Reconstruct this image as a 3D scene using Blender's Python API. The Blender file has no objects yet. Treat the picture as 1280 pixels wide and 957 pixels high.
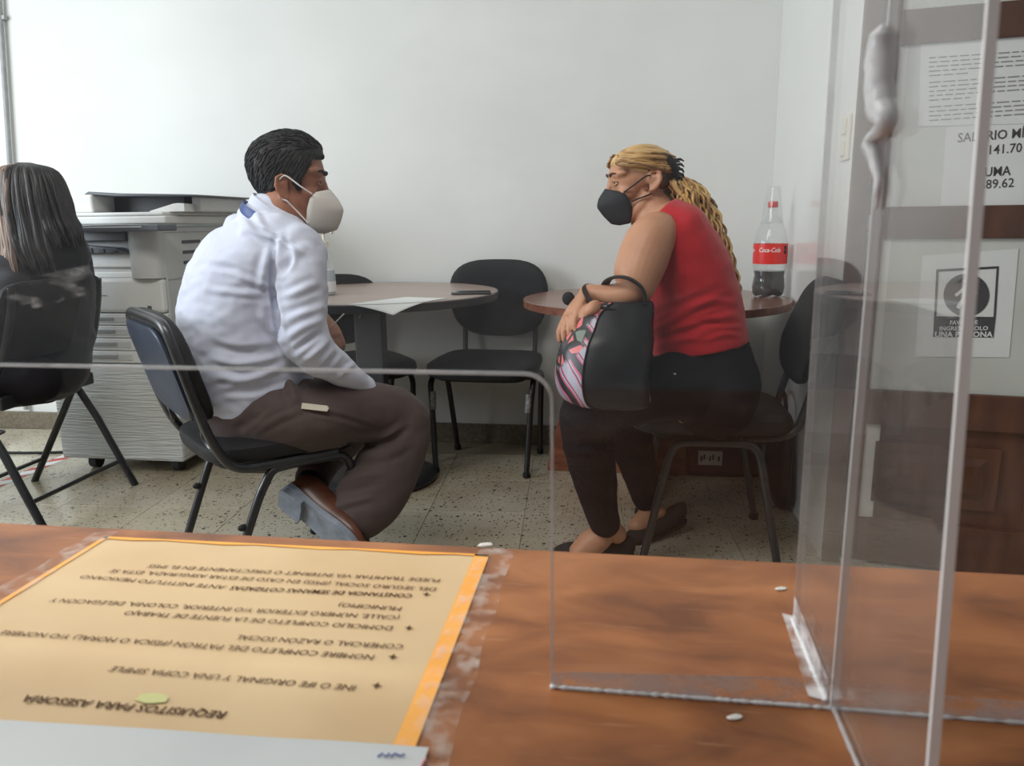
import bpy, math, random
import numpy as np
from mathutils import Vector, Matrix, noise
from mathutils.bvhtree import BVHTree
random.seed(4)
S = bpy.context.scene
col = S.collection

# ------------------------------------------------------------------ camera
FPX, CX, CY = 950.0, 640.0, 478.5          # focal length in pixels of a 1280x957 frame
_y, _p, _r = math.radians(8.5), math.radians(12.0), math.radians(-.7)
CAM = Vector((0, 0, .985))
cF = Vector((-math.sin(_y)*math.cos(_p), math.cos(_y)*math.cos(_p), -math.sin(_p)))
_R0 = Vector((math.cos(_y), math.sin(_y), 0)); _U0 = _R0.cross(cF)
cR = _R0*math.cos(_r) + _U0*math.sin(_r); cU = cR.cross(cF)
cam = bpy.data.cameras.new('camera'); camo = bpy.data.objects.new('camera', cam); col.objects.link(camo)
M = Matrix.Identity(4)
for i in range(3):
    M[i][0] = cR[i]; M[i][1] = cU[i]; M[i][2] = -cF[i]; M[i][3] = CAM[i]
camo.matrix_world = M
cam.sensor_width = 36; cam.lens = FPX/1280*36; cam.clip_start = .01
cam.dof.use_dof = True; cam.dof.focus_distance = 2.3; cam.dof.aperture_fstop = 17
S.camera = camo

# ------------------------------------------------------------------ light
S.view_settings.view_transform = 'Standard'; S.view_settings.look = 'None'
S.view_settings.gamma = 1; S.view_settings.use_curve_mapping = False
S.view_settings.exposure = 0.0
S.cycles.sample_clamp_indirect = 4; S.cycles.caustics_reflective = False; S.cycles.caustics_refractive = False; S.cycles.transparent_max_bounces = 16
w = bpy.data.worlds.new('daylight'); S.world = w; w.use_nodes = True
w.node_tree.nodes['Background'].inputs[0].default_value = (.86, .93, 1, 1)
w.node_tree.nodes['Background'].inputs[1].default_value = .27
def area(name, loc, target, sx, sy, power, color):
    l = bpy.data.lights.new(name, 'AREA'); l.shape = 'RECTANGLE'; l.size = sx; l.size_y = sy
    l.energy = power; l.color = color
    o = bpy.data.objects.new(name, l); col.objects.link(o); o.location = loc
    o.rotation_euler = (Vector(target)-Vector(loc)).to_track_quat('-Z', 'Y').to_euler()
    return o
area('window_daylight', (-3.75, .9, 1.75), (-1.2, 1.9, 1.1), 2.2, 1.5, 106, (.86, .94, 1))
area('ceiling_fill', (-1.0, .6, 2.62), (-1.0, .9, 0), 1.6, .8, 36, (1, .97, .92))  # added fill lamp below the closed ceiling, no daylight enters there

# ------------------------------------------------------------------ unprojection (photograph pixel + a real depth or plane -> world point)
def ray(px, py): return cR*((px-CX)/FPX) - cU*((py-CY)/FPX) + cF
def K(px, py, d): return CAM + ray(px, py)*d
def onz(px, py, z): r = ray(px, py); return CAM + r*((z-CAM.z)/r.z)
def ony(px, py, y): r = ray(px, py); return CAM + r*((y-CAM.y)/r.y)
def onx(px, py, x): r = ray(px, py); return CAM + r*((x-CAM.x)/r.x)
def onpl(px, py, p, n): r = ray(px, py); return CAM + r*((Vector(p)-CAM).dot(n)/r.dot(n))

# ------------------------------------------------------------------ materials
def srgb(*c):
    return tuple(((x/255)/12.92 if x/255 <= .04045 else ((x/255+.055)/1.055)**2.4) for x in c)+(1,)
MATS = {}
def mat(name, c1, c2=None, scale=8, rough=.6, spec=.5, metal=0, stretch=(1, 1, 1), detail=5, bump=0, bscale=None, bdist=.003, contrast=(.35, .65), coords='Object', coat=0, sheen=0):
    m = bpy.data.materials.new(name); m.use_nodes = True; t = m.node_tree; b = t.nodes['Principled BSDF']
    b.inputs['Roughness'].default_value = rough; b.inputs['Metallic'].default_value = metal
    b.inputs['Specular IOR Level'].default_value = spec
    if coat: b.inputs['Coat Weight'].default_value = coat; b.inputs['Coat Roughness'].default_value = .12
    if sheen: b.inputs['Sheen Weight'].default_value = sheen
    b.inputs['Base Color'].default_value = c1
    tc = t.nodes.new('ShaderNodeTexCoord'); mp = t.nodes.new('ShaderNodeMapping'); mp.inputs['Scale'].default_value = stretch
    if coords == 'World':
        g = t.nodes.new('ShaderNodeNewGeometry'); t.links.new(g.outputs['Position'], mp.inputs[0])
    else: t.links.new(tc.outputs[coords], mp.inputs[0])
    if c2:
        n = t.nodes.new('ShaderNodeTexNoise'); n.inputs['Scale'].default_value = scale; n.inputs['Detail'].default_value = detail
        t.links.new(mp.outputs[0], n.inputs[0])
        r = t.nodes.new('ShaderNodeValToRGB'); r.color_ramp.elements[0].color = c1; r.color_ramp.elements[1].color = c2
        r.color_ramp.elements[0].position, r.color_ramp.elements[1].position = contrast
        t.links.new(n.outputs[0], r.inputs[0]); t.links.new(r.outputs[0], b.inputs['Base Color'])
    if bump:
        n2 = t.nodes.new('ShaderNodeTexNoise'); n2.inputs['Scale'].default_value = bscale or scale*4; n2.inputs['Detail'].default_value = 4
        t.links.new(mp.outputs[0], n2.inputs[0]); bp = t.nodes.new('ShaderNodeBump'); bp.inputs['Strength'].default_value = bump; bp.inputs['Distance'].default_value = bdist
        t.links.new(n2.outputs[0], bp.inputs['Height']); t.links.new(bp.outputs[0], b.inputs['Normal'])
    MATS[name] = m
    return m
def nd(m, kind, **kw):
    n = m.node_tree.nodes.new(kind)
    for k, v in kw.items(): setattr(n, k, v)
    return n

def fresnel(m, ior):
    f = nd(m, 'ShaderNodeFresnel'); g = nd(m, 'ShaderNodeNewGeometry'); r = nd(m, 'ShaderNodeMapRange')
    r.inputs[3].default_value = ior; r.inputs[4].default_value = 1/ior      # sheet is thin: no total reflection on the way out
    m.node_tree.links.new(g.outputs['Backfacing'], r.inputs[0]); m.node_tree.links.new(r.outputs[0], f.inputs[0]); return f

# ------------------------------------------------------------------ mesh tools
class MB:
    def __init__(s): s.v = []; s.f = []
    def add(s, v, f):
        o = len(s.v); s.v += [Vector(p) for p in v]; s.f += [tuple(i+o for i in q) for q in f]; return s
    def box(s, lo, hi, M=None):
        x0, y0, z0 = lo; x1, y1, z1 = hi
        v = [Vector(p) for p in ((x0,y0,z0),(x1,y0,z0),(x1,y1,z0),(x0,y1,z0),(x0,y0,z1),(x1,y0,z1),(x1,y1,z1),(x0,y1,z1))]
        if M: v = [M @ p for p in v]
        return s.add(v, [(0,3,2,1),(4,5,6,7),(0,1,5,4),(1,2,6,5),(2,3,7,6),(3,0,4,7)])
    def rings(s, R, cap=True, closed=False):
        n = len(R[0]); v = [p for r in R for p in r]; f = []; m = len(R)
        for i in range(m if closed else m-1):
            a = i*n; b = ((i+1) % m)*n
            for j in range(n):
                k = (j+1) % n; f.append((a+j, a+k, b+k, b+j))
        if cap and not closed: f.append(tuple(reversed(range(n)))); f.append(tuple((m-1)*n+j for j in range(n)))
        return s.add(v, f)
    def tube(s, pts, r, n=10, closed=False, flat=None, up=None, cap=True):
        pts = [Vector(p) for p in pts]; m = len(pts)
        rr = r if isinstance(r, (list, tuple)) else [r]*m
        R = []; prev = None
        for i in range(m):
            a = pts[(i-1) % m] if (closed or i > 0) else pts[0]; b = pts[(i+1) % m] if (closed or i < m-1) else pts[-1]
            t = (b-a)
            t = t.normalized() if t.length > 1e-9 else Vector((0, 0, 1))
            if prev is None:
                h = Vector(up) if up is not None else (Vector((0, 0, 1)) if abs(t.z) < .9 else Vector((1, 0, 0)))
                u = (h - t*h.dot(t)).normalized()
            else: u = (prev - t*prev.dot(t)).normalized()
            prev = u; q = t.cross(u); k = flat or 1
            R.append([pts[i] + u*(rr[i]*k*math.cos(2*math.pi*j/n)) + q*(rr[i]*math.sin(2*math.pi*j/n)) for j in range(n)])
        return s.rings(R, cap, closed)
    def lathe(s, prof, n=32, c=(0, 0, 0), cap=True):
        c = Vector(c)
        R = [[c+Vector((r*math.cos(2*math.pi*j/n), r*math.sin(2*math.pi*j/n), z)) for j in range(n)] for r, z in prof]
        return s.rings(R, cap)
    def prism(s, poly, z0, z1, M=None):
        n = len(poly); v = [Vector((x, y, z0)) for x, y in poly]+[Vector((x, y, z1)) for x, y in poly]
        if M: v = [M @ p for p in v]
        return s.add(v, [tuple(reversed(range(n))), tuple(range(n, 2*n))]+[(i, (i+1) % n, n+(i+1) % n, n+i) for i in range(n)])
    def sell(s, c, r, e1=1, e2=1, nu=28, nv=14, M=None):
        def p(a, e): return math.copysign(abs(a)**e, a)
        R = []
        for i in range(1, nv):
            ph = -math.pi/2+math.pi*i/nv
            R.append([Vector((c[0]+r[0]*p(math.cos(ph), e1)*p(math.cos(2*math.pi*j/nu), e2), c[1]+r[1]*p(math.cos(ph), e1)*p(math.sin(2*math.pi*j/nu), e2), c[2]+r[2]*p(math.sin(ph), e1))) for j in range(nu)])
        if M: R = [[M @ q for q in r_] for r_ in R]
        return s.rings(R)
    def xf(s, fn): s.v = [Vector(fn(p)) for p in s.v]; return s
    def build(s, name, m, parent=None, smooth=True, ang=40, bevel=0, kind=None):
        me = bpy.data.meshes.new(name); me.from_pydata([tuple(p) for p in s.v], [], s.f); me.update()
        return link(name, me, m, parent, smooth, ang, bevel, kind)
def link(name, me, m, parent=None, smooth=True, ang=40, bevel=0, kind=None):
    o = bpy.data.objects.new(name, me); col.objects.link(o)
    if m is not None: me.materials.append(m)
    if smooth:
        me.polygons.foreach_set('use_smooth', [True]*len(me.polygons)); me.set_sharp_from_angle(angle=math.radians(ang))
    if bevel:
        b = o.modifiers.new('bevel', 'BEVEL'); b.width = bevel; b.segments = 2; b.limit_method = 'ANGLE'; b.angle_limit = math.radians(35)
    if parent is not None:
        o.parent = parent
        if parent.get('_world'): o.matrix_parent_inverse = wm(parent).inverted()
    if kind: o['kind'] = kind
    return o
def wm(o):
    m = Matrix.LocRotScale(o.location, o.rotation_euler.to_quaternion(), o.scale)
    return m if o.parent is None else wm(o.parent) @ o.matrix_parent_inverse @ m
def thing(name, label, cat, loc=(0, 0, 0), rz=0, group=None, world=False):
    o = bpy.data.objects.new(name, None); col.objects.link(o); o.location = loc; o.rotation_euler = (0, 0, rz)
    o.empty_display_size = .05
    tag(o, label, cat, group)
    if world: o['_world'] = 1
    return o
def tag(o, label=None, cat=None, group=None, kind=None):
    for k, v in (('label', label), ('category', cat), ('group', group), ('kind', kind)):
        if v: o[k] = v
    return o
def sub(parent):        # children of a mesh part built in the same frame
    return parent
def kid(mb, name, m, part, **k):
    """a sub-part in the frame its parent's vertices are written in"""
    o = mb.build(name, m, None, **k); o.parent = part; return o
def catmull(P, k=5, closed=False):
    P = [np.array(p, float) for p in P]; n = len(P); out = []
    rng = range(n if closed else n-1)
    for i in rng:
        p0 = P[(i-1) % n] if (closed or i > 0) else 2*P[0]-P[1]; p1 = P[i]; p2 = P[(i+1) % n]
        p3 = P[(i+2) % n] if (closed or i < n-2) else 2*P[-1]-P[-2]
        for j in range(k):
            t = j/k
            out.append(.5*((2*p1)+(p2-p0)*t+(2*p0-5*p1+4*p2-p3)*t*t+(3*p1-p0-3*p2+p3)*t**3))
    if not closed: out.append(P[-1])
    return out
def V3(L): return [Vector(tuple(p[:3])) for p in L]
def text_mesh(body, bold=0, shear=0, font_scale=1):
    c = bpy.data.curves.new('t', 'FONT'); c.body = body; c.offset = bold; c.shear = shear; c.resolution_u = 2
    o = bpy.data.objects.new('t', c); col.objects.link(o)
    dg = bpy.context.evaluated_depsgraph_get(); me = bpy.data.meshes.new_from_object(o.evaluated_get(dg))
    bpy.data.objects.remove(o); bpy.data.curves.remove(c)
    v = [Vector(p.co) for p in me.vertices]; f = [tuple(p.vertices) for p in me.polygons]
    bpy.data.meshes.remove(me)
    x0 = min(p.x for p in v); x1 = max(p.x for p in v)
    return [Vector(((p.x-x0)/(x1-x0), p.y, 0)) for p in v], f, (x1-x0)
def text_on(mb, body, a, b, height, nrm, lift=.0006, bold=0, shear=0, slant=None):
    """text from world point a to b (baseline), cap height in metres, lying on a surface of normal nrm"""
    v, f, wd = text_mesh(body, bold, shear); a = Vector(a); b = Vector(b); nrm = Vector(nrm).normalized()
    x = b-a; up = nrm.cross(x.normalized())
    mb.add([a + x*p.x + up*(p.y/.72*height) + nrm*lift for p in v], f); return mb

# ------------------------------------------------------------------ large structure
m_wall = mat('wall_paint', srgb(228,229,226), srgb(221,222,219), 2.2, .55, .35, bump=.05, bscale=60, coords='World')
m_gloss = mat('gloss_wall_paint', srgb(232,233,230), srgb(226,227,224), 2, .16, .6, coords='World')
m_ceil = mat('ceiling_paint', srgb(235,235,230), rough=.8)
m_base = mat('terrazzo_skirting', srgb(104,96,82), srgb(126,117,100), 60, .5, coords='World')
m_metal = mat('brushed_grey_conduit', srgb(150,152,152), srgb(165,166,166), 30, .45)
m_dw = mat('door_wood', srgb(70,42,30), srgb(98,62,45), 4, .4, .5, stretch=(6, 6, 1), bump=.08)
m_white = mat('white_paper', srgb(226,228,226), srgb(219,221,219), 6, .7)
m_pane = mat('white_painted_pane', srgb(206,208,202), srgb(198,200,194), 5, .35, .5)
m_ink = mat('black_ink', srgb(52,50,50), rough=.8, spec=.2)
m_cream = mat('cream_plastic', srgb(222,216,200), rough=.4)
m_chrome = mat('chrome', srgb(190,190,190), rough=.15, metal=1)
m_dark = mat('dark_recess', srgb(30,30,32), rough=.7)

def terrazzo():
    m = mat('terrazzo', srgb(176,168,150), rough=.3, spec=.45, coat=.35)
    t = m.node_tree; L = t.links.new; b = t.nodes['Principled BSDF']
    g = nd(m, 'ShaderNodeNewGeometry'); oi = nd(m, 'ShaderNodeObjectInfo')
    n1 = nd(m, 'ShaderNodeTexNoise'); n1.inputs['Scale'].default_value = 1.6; n1.inputs['Detail'].default_value = 6; L(g.outputs['Position'], n1.inputs[0])
    r1 = nd(m, 'ShaderNodeValToRGB'); r1.color_ramp.elements[0].color = srgb(160,148,124); r1.color_ramp.elements[1].color = srgb(188,180,162)
    r1.color_ramp.elements[0].position = .38; r1.color_ramp.elements[1].position = .62; L(n1.outputs[0], r1.inputs[0])
    cur = r1.outputs[0]
    for sc, thr, c, dens in ((150, .30, srgb(196,188,170), .5), (80, .30, srgb(58,52,46), .34), (38, .24, srgb(46,41,38), .22), (90, .25, srgb(120,108,88), .4)):
        vo = nd(m, 'ShaderNodeTexVoronoi'); vo.inputs['Scale'].default_value = sc; vo.inputs['Randomness'].default_value = 1; L(g.outputs['Position'], vo.inputs['Vector'])
        lt = nd(m, 'ShaderNodeMath', operation='LESS_THAN'); lt.inputs[1].default_value = thr; L(vo.outputs['Distance'], lt.inputs[0])
        sp = nd(m, 'ShaderNodeSeparateColor'); L(vo.outputs['Color'], sp.inputs[0])
        l2 = nd(m, 'ShaderNodeMath', operation='LESS_THAN'); l2.inputs[1].default_value = dens; L(sp.outputs[0], l2.inputs[0])
        mu = nd(m, 'ShaderNodeMath', operation='MULTIPLY'); L(lt.outputs[0], mu.inputs[0]); L(l2.outputs[0], mu.inputs[1])
        mx = nd(m, 'ShaderNodeMix', data_type='RGBA'); L(mu.outputs[0], mx.inputs[0]); L(cur, mx.inputs[6]); mx.inputs[7].default_value = c
        cur = mx.outputs[2]
    mr = nd(m, 'ShaderNodeMapRange'); mr.inputs[3].default_value = .94; mr.inputs[4].default_value = 1.04; L(oi.outputs['Random'], mr.inputs[0])
    mm = nd(m, 'ShaderNodeMix', data_type='RGBA', blend_type='MULTIPLY'); mm.inputs[0].default_value = 1; L(cur, mm.inputs[6]); L(mr.outputs[0], mm.inputs[7])
    L(mm.outputs[2], b.inputs['Base Color'])
    n3 = nd(m, 'ShaderNodeTexNoise'); n3.inputs['Scale'].default_value = 5; L(g.outputs['Position'], n3.inputs[0])
    m3 = nd(m, 'ShaderNodeMapRange'); m3.inputs[3].default_value = .22; m3.inputs[4].default_value = .42; L(n3.outputs[0], m3.inputs[0]); L(m3.outputs[0], b.inputs['Roughness'])
    return m
m_terr = terrazzo(); m_grout = mat('grout', srgb(138,128,108), rough=.9, coords='World')
floor = MB().box((-4, -2.5, -.12), (2.2, 3.4, -.004)).build('floor', m_grout, smooth=False); tag(floor, kind='structure')
TS = .335; tm = None; ca, sa = math.cos(math.radians(4)), math.sin(math.radians(4))
for i in range(-12, 9):
    for j in range(0, 9):
        lx, ly = i*TS+TS/2, j*TS+TS/2
        x, y = -.26+ca*lx-sa*ly*-1*-1, .75+sa*lx+ca*ly
        x, y = -.21+ca*lx-sa*ly, .78+sa*lx+ca*ly
        if not (-3.8 < x < 1.9 and .7 < y < 3.24): continue
        if x > .72 and y > 2.05: continue
        h = TS/2-.0006; k = .0008
        if tm is None:
            o = MB().rings([[Vector((a*q, b*q, z)) for a, b in ((-1,-1),(1,-1),(1,1),(-1,1))] for q, z in ((h, -.012), (h, -k), (h-k, 0))]).build('floor_tile', m_terr, floor, smooth=False); tm = o.data
        else:
            o = bpy.data.objects.new('floor_tile', tm); col.objects.link(o); o.parent = floor
        o.location = (x, y, 0); o.rotation_euler = (0, 0, math.radians(4))

tag(MB().box((-4, 3.3, -.1), (.75, 3.42, 2.75)).build('wall_back', m_wall, smooth=False), kind='structure')
# the white return wall at the right and the short wall the door hangs in
DU = Vector((math.cos(math.radians(-10)), math.sin(math.radians(-10)), 0)); DN = Vector((DU.y, -DU.x, 0))   # along the door, out of the door
DO = Vector((.586, 2.19, 0))
def dpx(px, py):
    q = onpl(px, py, DO, DN)-DO; return q.dot(DU), q.z
poly = [(.586, 3.3), (.586, 2.19)]
tag(MB().prism([(.586, 2.19), (.72, 2.19), (.72, 3.32), (.586, 3.32)], -.1, 2.75).build('wall_right', m_gloss, smooth=False, bevel=.004), kind='structure')
MD = Matrix.Translation(DO) @ Matrix(((DU.x, -DN.x, 0, 0), (DU.y, -DN.y, 0, 0), (0, 0, 1, 0), (0, 0, 0, 1)))     # local x along door, local y into the wall, z up
tag(MB().box((.0, .09, -.1), (1.7, .2, 2.75), MD).build('wall_doorway', m_wall, smooth=False), kind='structure')
tag(MB().box((-4.12, -2.5, -.1), (-4, 3.42, .85)).box((-4.12, -2.5, 2.5), (-4, 3.42, 2.75)).box((-4.12, 2.1, .85), (-4, 3.42, 2.5)).box((-4.12, -2.5, .85), (-4, -.4, 2.5)).build('wall_left', m_wall, smooth=False), kind='structure')
tag(MB().box((-4.12, -2.5, 2.75), (2.4, 3.42, 2.85)).build('ceiling', m_ceil, smooth=False), kind='structure')
wf = MB().box((-4.1, -.4, .85), (-4.02, 2.1, .91)).box((-4.1, -.4, 2.44), (-4.02, 2.1, 2.5)).box((-4.1, -.4, .91), (-4.02, -.34, 2.44)).box((-4.1, 2.04, .91), (-4.02, 2.1, 2.44)).box((-4.09, .82, .91), (-4.03, .88, 2.44)).build('window_1', m_metal, smooth=False); tag(wf, kind='structure')
bb = tag(MB().box((-4, 3.286, -.004), (.586, 3.3, .085)).build('baseboard_back', m_base, smooth=False, bevel=.003), kind='structure')

# door 1 : dark wood leaf with three white panes, frame, sheets taped on it
def dbox(mb, u0, z0, u1, z1, y0, y1): return mb.box((u0, y0, z0), (u1, y1, z1), MD)
u_l, _ = dpx(1116, 160); 
zp = [dpx(1200, y)[1] for y in (493, 298, 257, 50, 5)]      # pane edges from below
door = dbox(MB(), .05, .01, 1.05, 2.1, .03, .07).build('door_1', m_dw, smooth=False); tag(door, kind='structure')
fr = dbox(dbox(MB(), .0, -.0, .048, 2.75, -.012, .09), 1.05, 0, 1.11, 2.75, -.012, .09).build('door_frame', m_dw, door, smooth=False, bevel=.004)
ul = u_l
st = dbox(MB(), .05, .01, ul, 2.1, .008, .03).build('stile', m_dw, door, smooth=False, bevel=.003)
dbox(MB(), .97, .01, 1.05, 2.1, .008, .03).build('stile', m_dw, door, smooth=False, bevel=.003)
for a, b in ((zp[1], zp[2]), (zp[3], zp[4])):
    dbox(MB(), ul, a, .97, b, .008, .03).build('rail', m_dw, door, smooth=False, bevel=.003)
dbox(MB(), ul, zp[0]-.1, .97, zp[0], .008, .03).build('rail', m_dw, door, smooth=False, bevel=.003)
dbox(MB(), ul, .01, .97, .14, .008, .03).build('rail', m_dw, door, smooth=False, bevel=.003)
for a, b in ((zp[0], zp[1]), (zp[2], zp[3]), (zp[4], 2.0)):
    dbox(MB(), ul, a, .97, b, .02, .03).build('pane', m_pane, door, smooth=False)
pu = dpx(1197, 600)[0]
for a, b in ((ul+.03, .43), (.50, .94)):
    p = dbox(MB(), a, .19, b, zp[0]-.15, .018, .03)
    p.rings([[MD @ Vector((u, y, z)) for u, z in ((a+q, .19+q), (b-q, .19+q), (b-q, zp[0]-.15-q), (a+q, zp[0]-.15-q))] for q, y in ((.03, .018), (.05, .010), (.06, .010))])
    p.build('raised_panel', m_dw, door, smooth=False)
cu, cz = dpx(1088, 281)
lk = MB(); lk.lathe([(.026, 0), (.027, .004), (.022, .008), (.018, .0085), (.016, .012), (.001, .013)], 28)
lk.xf(lambda p: MD @ Vector((cu+p.x, .008-p.z, cz+p.y))).build('lock_rose', m_chrome, door)
# light switch on the return wall
s0 = onx(1059, 172, .586)
sw = thing('light_switch', 'cream light switch plate on the white wall left of the door', 'light switch', (.586, s0.y, s0.z), world=True)
MB().box((.578, s0.y-.04, s0.z-.06), (.586, s0.y+.04, s0.z+.06)).build('cover_plate', m_cream, sw, smooth=False, bevel=.003)
for k in (-.028, .028): MB().box((.573, s0.y-.018, s0.z+k-.02), (.5785, s0.y+.018, s0.z+k+.02)).build('toggle', m_cream, sw, smooth=False, bevel=.002)
# conduit on the back wall, upper left
a = ony(-1, 0, 3.28); b = ony(16, 260, 3.28)
d_ = (b-a)/(b.z-a.z)
top = a+d_*(2.74-a.z); bot = a+d_*(.1-a.z)
c = thing('wall_conduit', 'thin grey cable conduit running up the white wall behind the long-haired person', 'conduit', (bot.x, 3.28, bot.z), world=True)
MB().tube([top, bot], .011, 10).build('pipe', m_metal, c)
for z in (.5, 1.2, 1.9, 2.5):
    q = a+d_*(z-a.z); MB().box((q.x-.022, 3.275, z-.008), (q.x+.022, 3.3, z+.008)).build('clip', m_metal, c, smooth=False)

# ---- sheets on the door
def sheet(name, label, quad, thick=.0006, y=.018, m=m_white):
    P = [dpx(*q) for q in quad]
    o = MB().prism([(u, z) for u, z in P], -thick, 0, MD @ Matrix(((1,0,0,0),(0,0,-1,y),(0,1,0,0),(0,0,0,1))))
    root = thing(name, label, 'paper sheet', MD @ Vector((P[3][0], y, P[3][1])), world=True)
    o.build('paper', m, root, smooth=False); return root
def DP(px, py, y=.016): u, z = dpx(px, py); return MD @ Vector((u, y, z))
sg = sheet('notice_sign', 'printed sign with a walking figure in a dark circle, taped to the lower door pane', [(1155,320),(1276,311),(1264,448),(1145,447)])
def quadmesh(P): return MB().add(P, [(0, 1, 2, 3)])
m_ink2 = mat('dark_grey_print', srgb(66,64,66), rough=.7, spec=.2)
def DQ(*q, y=.0168): return [DP(a, b, y) for a, b in q]
# black square outline
fo = DQ((1172,337),(1251,333),(1247,399),(1169,398)); fi = DQ((1175,340),(1248,336),(1244,397),(1172,396))
mbq = MB().add(fo+fi, [(0,1,5,4),(1,2,6,5),(2,3,7,6),(3,0,4,7)]); mbq.build('printed_border', m_ink2, sg, smooth=False)
MB().add(DQ((1169,397),(1247,397),(1244,423),(1168,422)), [(0,1,2,3)]).build('printed_band', m_ink2, sg, smooth=False)
MB().add([DP(1210+29*math.cos(t), 369.5+27*math.sin(t), .0168) for t in [2*math.pi*k/40 for k in range(40)]], [tuple(range(40))]).build('printed_disc', m_ink2, sg, smooth=False)
fig = MB()
def limbq(pts, wd):
    for (a, b), (c2, d2) in zip(pts, pts[1:]):
        L_ = math.hypot(c2-a, d2-b); nx, ny = -(d2-b)/L_*wd, (c2-a)/L_*wd
        fig.add(DQ((a+nx, b+ny), (c2+nx, d2+ny), (c2-nx, d2-ny), (a-nx, b-ny), y=.0162), [(0,1,2,3)])
fig.add([DP(1210+4*math.cos(t), 352+4*math.sin(t), .0162) for t in [2*math.pi*k/14 for k in range(14)]], [tuple(range(14))])
limbq([(1210,357),(1209,374)], 4.5); limbq([(1208,360),(1200,367),(1196,370)], 2); limbq([(1212,360),(1217,362),(1222,368)], 2)
limbq([(1208,373),(1202,380),(1199,386)], 2.4); limbq([(1211,373),(1215,380),(1219,385)], 2.4)
fig.build('printed_figure', m_white, sg, smooth=False)
TXT = []
def T1(par, m, *a): text_on(MB(), *a).build('printed_text', m, par, smooth=False)
T1(sg, m_white, 'FAVOR DE', DP(1189,406.5,.0162), DP(1224,406,.0162), .011, DN, 0, .02)
T1(sg, m_white, 'INGRESAR SOLO', DP(1176,413.8,.0162), DP(1237,413.5,.0162), .011, DN, 0, .02)
T1(sg, m_white, 'UNA PERSONA', DP(1170,422,.0162), DP(1243,422,.0162), .0145, DN, 0, .03)
fg = sheet('notice_sheet', 'white sheet with SALARIO and UMA amounts on the middle door pane', [(1185,158),(1330,146),(1330,255),(1178,257)], y=.0195)
T1(fg, m_ink2, 'SALARIO MÍNIMO', DP(1199,177,.0186), DP(1327,167,.0186), .023, DN, 0, .012)
T1(fg, m_ink2, '$141.70', DP(1228,193,.0186), DP(1280,189,.0186), .023, DN, 0, .006)
T1(fg, m_ink2, 'UMA', DP(1233,220,.0186), DP(1266,218,.0186), .023, DN, 0, .014)
T1(fg, m_ink2, '$89.62', DP(1226,236,.0186), DP(1270,233,.0186), .023, DN, 0, .004)
doc = sheet('text_document', 'white typed document page on the door, above the salary sheet', [(1153,50),(1330,36),(1330,152),(1150,157)], y=.0182)
tx = MB(); rr = random.Random(3); yy = 70
m_grey = mat('grey_print', srgb(142,142,142), rough=.7, spec=.2)
for k in range(14):
    x = 1163; end = 1328 if k % 5 != 4 else 1215
    while x < end:
        ln = rr.uniform(6, 16); sk = -.07*(x-1163)
        tx.add([DP(x, yy+sk, .0174), DP(min(x+ln, end), yy+sk-.07*ln, .0174), DP(min(x+ln, end), yy+sk-.07*ln+1.6, .0174), DP(x, yy+sk+1.6, .0174)], [(0,1,2,3)]); x += ln+3
    yy += 5.6 + (3 if k % 5 == 4 else 0)
tx.build('printed_lines', m_grey, doc, smooth=False, kind='stuff')

# ------------------------------------------------------------------ desk in the foreground, sheets on it, acrylic screen
DZ = .765
def wood(name, c1, c2, c3, sx):
    m = mat(name, c1, rough=.38, spec=.4); t = m.node_tree; L = t.links.new; b = t.nodes['Principled BSDF']
    tc = nd(m, 'ShaderNodeTexCoord'); mp = nd(m, 'ShaderNodeMapping'); mp.inputs['Scale'].default_value = (sx, 1, 1); L(tc.outputs['Object'], mp.inputs[0])
    n = nd(m, 'ShaderNodeTexNoise'); n.inputs['Scale'].default_value = 26; n.inputs['Detail'].default_value = 8; n.inputs['Distortion'].default_value = .6; L(mp.outputs[0], n.inputs[0])
    r = nd(m, 'ShaderNodeValToRGB'); e = r.color_ramp.elements; e[0].color = c1; e[0].position = .3; e[1].color = c3; e[1].position = .72
    k = e.new(.5); k.color = c2; L(n.outputs[0], r.inputs[0])
    n2 = nd(m, 'ShaderNodeTexNoise'); n2.inputs['Scale'].default_value = 9; n2.inputs['Detail'].default_value = 3; L(mp.outputs[0], n2.inputs[0])
    r2 = nd(m, 'ShaderNodeValToRGB'); e = r2.color_ramp.elements; e[0].color = (.45, .40, .38, 1); e[0].position = .30; e[1].color = (1, 1, 1, 1); e[1].position = .46; L(n2.outputs[0], r2.inputs[0])
    mx = nd(m, 'ShaderNodeMix', data_type='RGBA', blend_type='MULTIPLY'); mx.inputs[0].default_value = .38; L(r.outputs[0], mx.inputs[6]); L(r2.outputs[0], mx.inputs[7])
    mp2 = nd(m, 'ShaderNodeMapping'); mp2.inputs['Scale'].default_value = (4, 60, 60); mp2.inputs['Rotation'].default_value = (0, 0, .5); L(tc.outputs['Object'], mp2.inputs[0])
    n3 = nd(m, 'ShaderNodeTexNoise'); n3.inputs['Scale'].default_value = 6; n3.inputs['Detail'].default_value = 2; L(mp2.outputs[0], n3.inputs[0])
    r3 = nd(m, 'ShaderNodeValToRGB'); r3.color_ramp.elements[0].position = .68; r3.color_ramp.elements[1].position = .8; r3.color_ramp.elements[0].color = (0,0,0,1); r3.color_ramp.elements[1].color = (.45,.45,.45,1); L(n3.outputs[0], r3.inputs[0])
    m4 = nd(m, 'ShaderNodeMix', data_type='RGBA'); L(r3.outputs[0], m4.inputs[0]); L(mx.outputs[2], m4.inputs[6]); m4.inputs[7].default_value = srgb(206,160,120)
    L(m4.outputs[2], b.inputs['Base Color'])
    return m
m_desk = wood('varnished_orange_wood', srgb(110,64,36), srgb(150,92,52), srgb(178,116,70), .5)
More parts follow.
